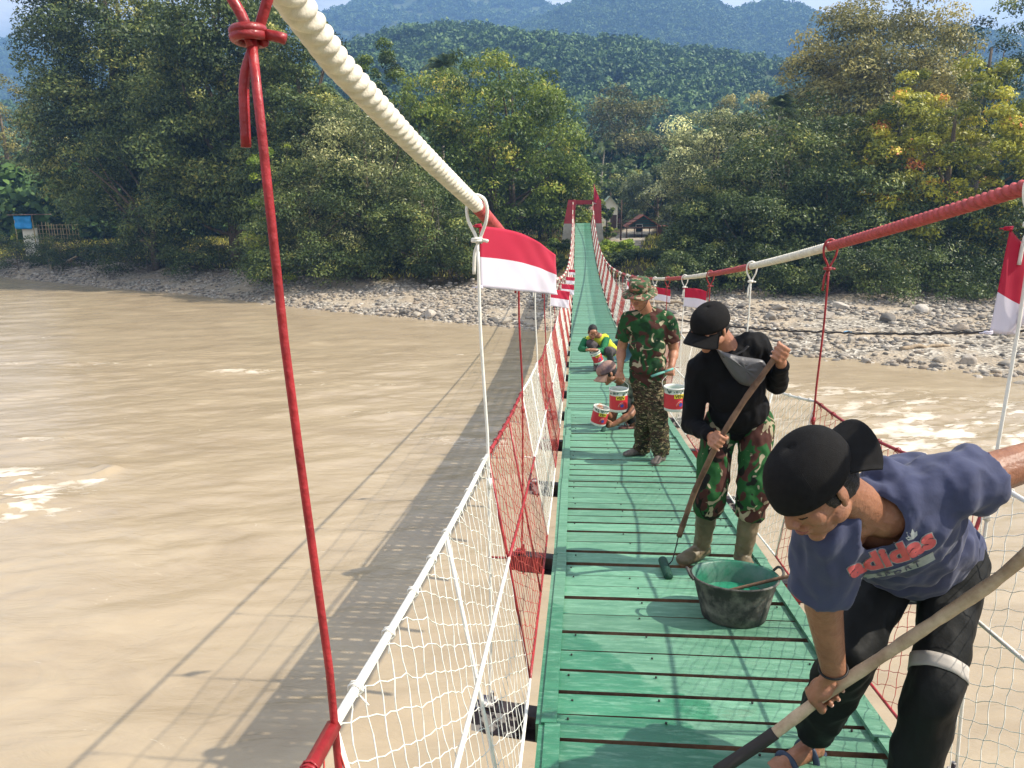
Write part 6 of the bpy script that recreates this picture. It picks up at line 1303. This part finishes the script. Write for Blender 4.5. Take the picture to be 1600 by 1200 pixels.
# black rubber basin
bx, by = .272, 3.42; bz = float(deck_z(by))+.004; BK = empty('mortar_tub', (bx, by, bz), 0, 'black rubber tub splashed with green paint standing on the deck', 'tub'); sl_ = math.atan(slope(by)); R = np.array(Matrix.Rotation(sl_, 3, 'X'))
RUB = mat('dirty_black_rubber', lin(118, 114, 104), .75, col2=lin(50, 49, 46), vscale=11, lo=.44, hi=.68, bump=.4, bscale=35); RUBG = mat('paint_smeared_rubber', lin(34, 100, 76), .45, col2=lin(80, 110, 98), vscale=7, lo=.4, hi=.6)
b = MB(); H = .205; b.lathe([(.140, 0), (.150, .004), (.163, .06), (.180, .13), (.196, H-.012), (.206, H-.006), (.208, H), (.200, H+.003), (.190, H-.006), (.176, .13), (.160, .06), (.145, .012), (.001, .010)], (bx, by, bz), 56, R=R, mis=[0]*7+[1]*5, capb=True); b.build('tub_wall', [RUB, RUBG], BK, world=True)
b = MB(); b.lathe([(.0001, .105), (.08, .1055), (.169, .105)], (bx, by, bz), 40, R=R); b.build('paint', PAINT, BK, world=True)
for a0 in (PI*1.02, .12):
    c = np.array([bx, by, bz])+R@np.array([.205*math.cos(a0), .205*math.sin(a0), H-.004]); t = np.array([-math.sin(a0), math.cos(a0), 0]); o_ = np.array([math.cos(a0), math.sin(a0), 0]); b = MB(); b.tube(spline([c+t*.045, c+t*.040+o_*.018+[0, 0, .022], c+o_*.022+[0, 0, .034], c-t*.040+o_*.018+[0, 0, .022], c-t*.045], 26, 3), .007, 8); b.build('handle', RUB, BK, world=True)
b = MB(); b.tube(spline([np.array([bx-.06, by+.02, bz+.11]), np.array([bx+.205, by-.03, bz+.222]), np.array([bx+.275, by-.05, bz+.25])], 20), .0085, 8); tag(b.build('stirring_stick', WOODD), 'short wooden stick resting in the tub of green paint', 'stick')
# teal basin far down the deck
bx, by = float(at(968, 552, 14.6)[0]), 14.6; bz = float(deck_z(by)); b = MB(); b.lathe([(.10, 0), (.17, .05), (.21, .12), (.225, .125), (.205, .115), (.165, .05), (.001, .012)], (0, 0, 0), 32, capb=True); o = b.build('wash_basin', mat('dark_teal_plastic', lin(34, 76, 88), .4)); o.location = (bx, by, bz+.17); o.rotation_euler = (rad(62), 0, rad(15)); tag(o, 'dark teal plastic basin propped on the deck behind the far crouching man', 'basin')

# ------------------------------------------------------------------ flags
FR = mat('red_flag_cloth', lin(200, 36, 72), .8, var=.05, vscale=8, sheen=.2); FW = mat('white_flag_cloth', lin(232, 226, 236), .8, var=.03, vscale=8, sheen=.2)
for m in (FR, FW):
    n = m.node_tree; bsdf = n.nodes['Principled BSDF']; out = n.nodes['Material Output']; tr_ = n.nodes.new('ShaderNodeBsdfTranslucent'); tr_.inputs[0].default_value = (.55, .03, .08, 1) if m is FR else (.8, .77, .82, 1); ms = n.nodes.new('ShaderNodeMixShader'); ms.inputs[0].default_value = .35; n.links.new(bsdf.outputs[0], ms.inputs[1]); n.links.new(tr_.outputs[0], ms.inputs[2]); n.links.new(ms.outputs[0], out.inputs[0])
def flag(label, TL, BL, TR, BR, amp=.014, bow=.0, split=.5, ph=0., waves=1.4, group='small red and white flags tied to the hangers', top_out=None):
    TL, BL, TR, BR = [np.array(p, float) for p in (TL, BL, TR, BR)]; root = empty('flag', tuple(TL), 0, label, 'flag', group); nr_ = nrm(np.cross(TR-TL, BL-TL)); nu, nv = 30, 20; ks = int(round(nv*split))
    G_ = np.zeros((nv+1, nu+1, 3))
    for j in range(nv+1):
        for i in range(nu+1):
            u, v = i/nu, j/nv; p = TL*(1-u)*(1-v)+TR*u*(1-v)+BL*(1-u)*v+BR*u*v; p = p+nr_*amp*u**.6*(math.sin(u*waves*2*PI+v*2.2+ph)+.35*math.sin(u*9+v*6+ph)+.22*math.sin(u*23-v*11+ph)*u+.30*vnoise(np.array(u*5+ph*3), np.array(v*4.), 5)); p[2] += bow*math.sin(PI*u)*(1-v); G_[j, i] = p
    b = MB(); b.add(G_.reshape(-1, 3), [(j*(nu+1)+i, j*(nu+1)+i+1, (j+1)*(nu+1)+i+1, (j+1)*(nu+1)+i) for j in range(nv) for i in range(nu)]); b.m = [0 if (k//nu) < ks else 1 for k in range(nu*nv)]
    o = b.build('cloth', [FR, FW], root, world=True); o.modifiers.new('s', 'SOLIDIFY').thickness = .0012
    for q, m in ((TL, FR), (BL, FW)):
        b = MB(); a = np.linspace(0, 4*PI, 24); b.tube(np.stack([q[0]-.004+.010*np.cos(a), q[1]+.010*np.sin(a), q[2]+.010*a/(4*PI)-.005], 1), .0035, 5); b.tube([q, q+np.array([-.03, -.005, .0])], .0045, 5, flat=.4); b.build('tie', m, root, world=True)
    return root
flag('large looking red and white flag flying on the nearest white hanger at the left', at(749, 353, 2.70), at(751, 449, 2.70), at(869, 398, 3.02), at(874, 461, 3.02), .012, .028, .49, 0.3, 1.0)
flag('red and white flag drooping on the white hanger at the right edge of the photo', at(1578, 357, 2.40), at(1546, 520, 2.40), at(1668, 452, 2.46), at(1592, 524, 2.43), .016, .0, .62, 1.0, .8)
def hflag(label, sx_, k, dx, dy, drop=.02, s=1.0, **kw):
    y = rail_y(sx_, k); x = sx_*.83; z = float(cable_z(y))-.135; T_ = np.array([x, y, z]); B_ = T_-[0, 0, .215*s]; d = np.array([dx, dy, -drop])*s; flag(label, T_, B_, T_+d, B_+d*[1, 1, 1.2], **kw)
hflag('red and white flag just behind the nearest left flag, partly hidden by it', -1, 5, .24, .16, .05, ph=2)
hflag('small red and white flag higher up the left netting, second behind the nearest', -1, 9, .28, .12, .04, ph=1)
hflag('tiny red and white flag on the left side, between two others of its row', -1, 13, .28, .1, .03, ph=3)
hflag('tiny red and white flag farthest down the left side', -1, 17, .28, .1, .03, ph=.5)
hflag('red and white flag on the right cable above the cap of the man in black', 1, 5, .26, -.05, .03, ph=.9, bow=.02)
hflag('small red and white flag on the right cable behind the bush hat of the soldier', 1, 7, .26, -.05, .04, ph=1.6)
hflag('small furled red and white flag on the right cable left of the bush hat', 1, 11, .10, .04, .14, ph=2.4)
tz = zt; xf = xp(928, 300); flag('narrow red flag standing on top of the far portal', (xf, TY-.45, tz+1.15), (xf, TY-.45, tz-.3), (xf+.45, TY-.4, tz+.1), (xf+.42, TY-.4, tz-.5), .03, 0, .95, 0, group='flag on the portal'); b = MB(); b.tube([(xf, TY-.45, tz-.6), (xf, TY-.45, tz+1.25)], .025, 6); tag(b.build('flag_pole', RED), 'thin red flag pole on the far portal', 'flag pole')
bpy.context.view_layer.update()
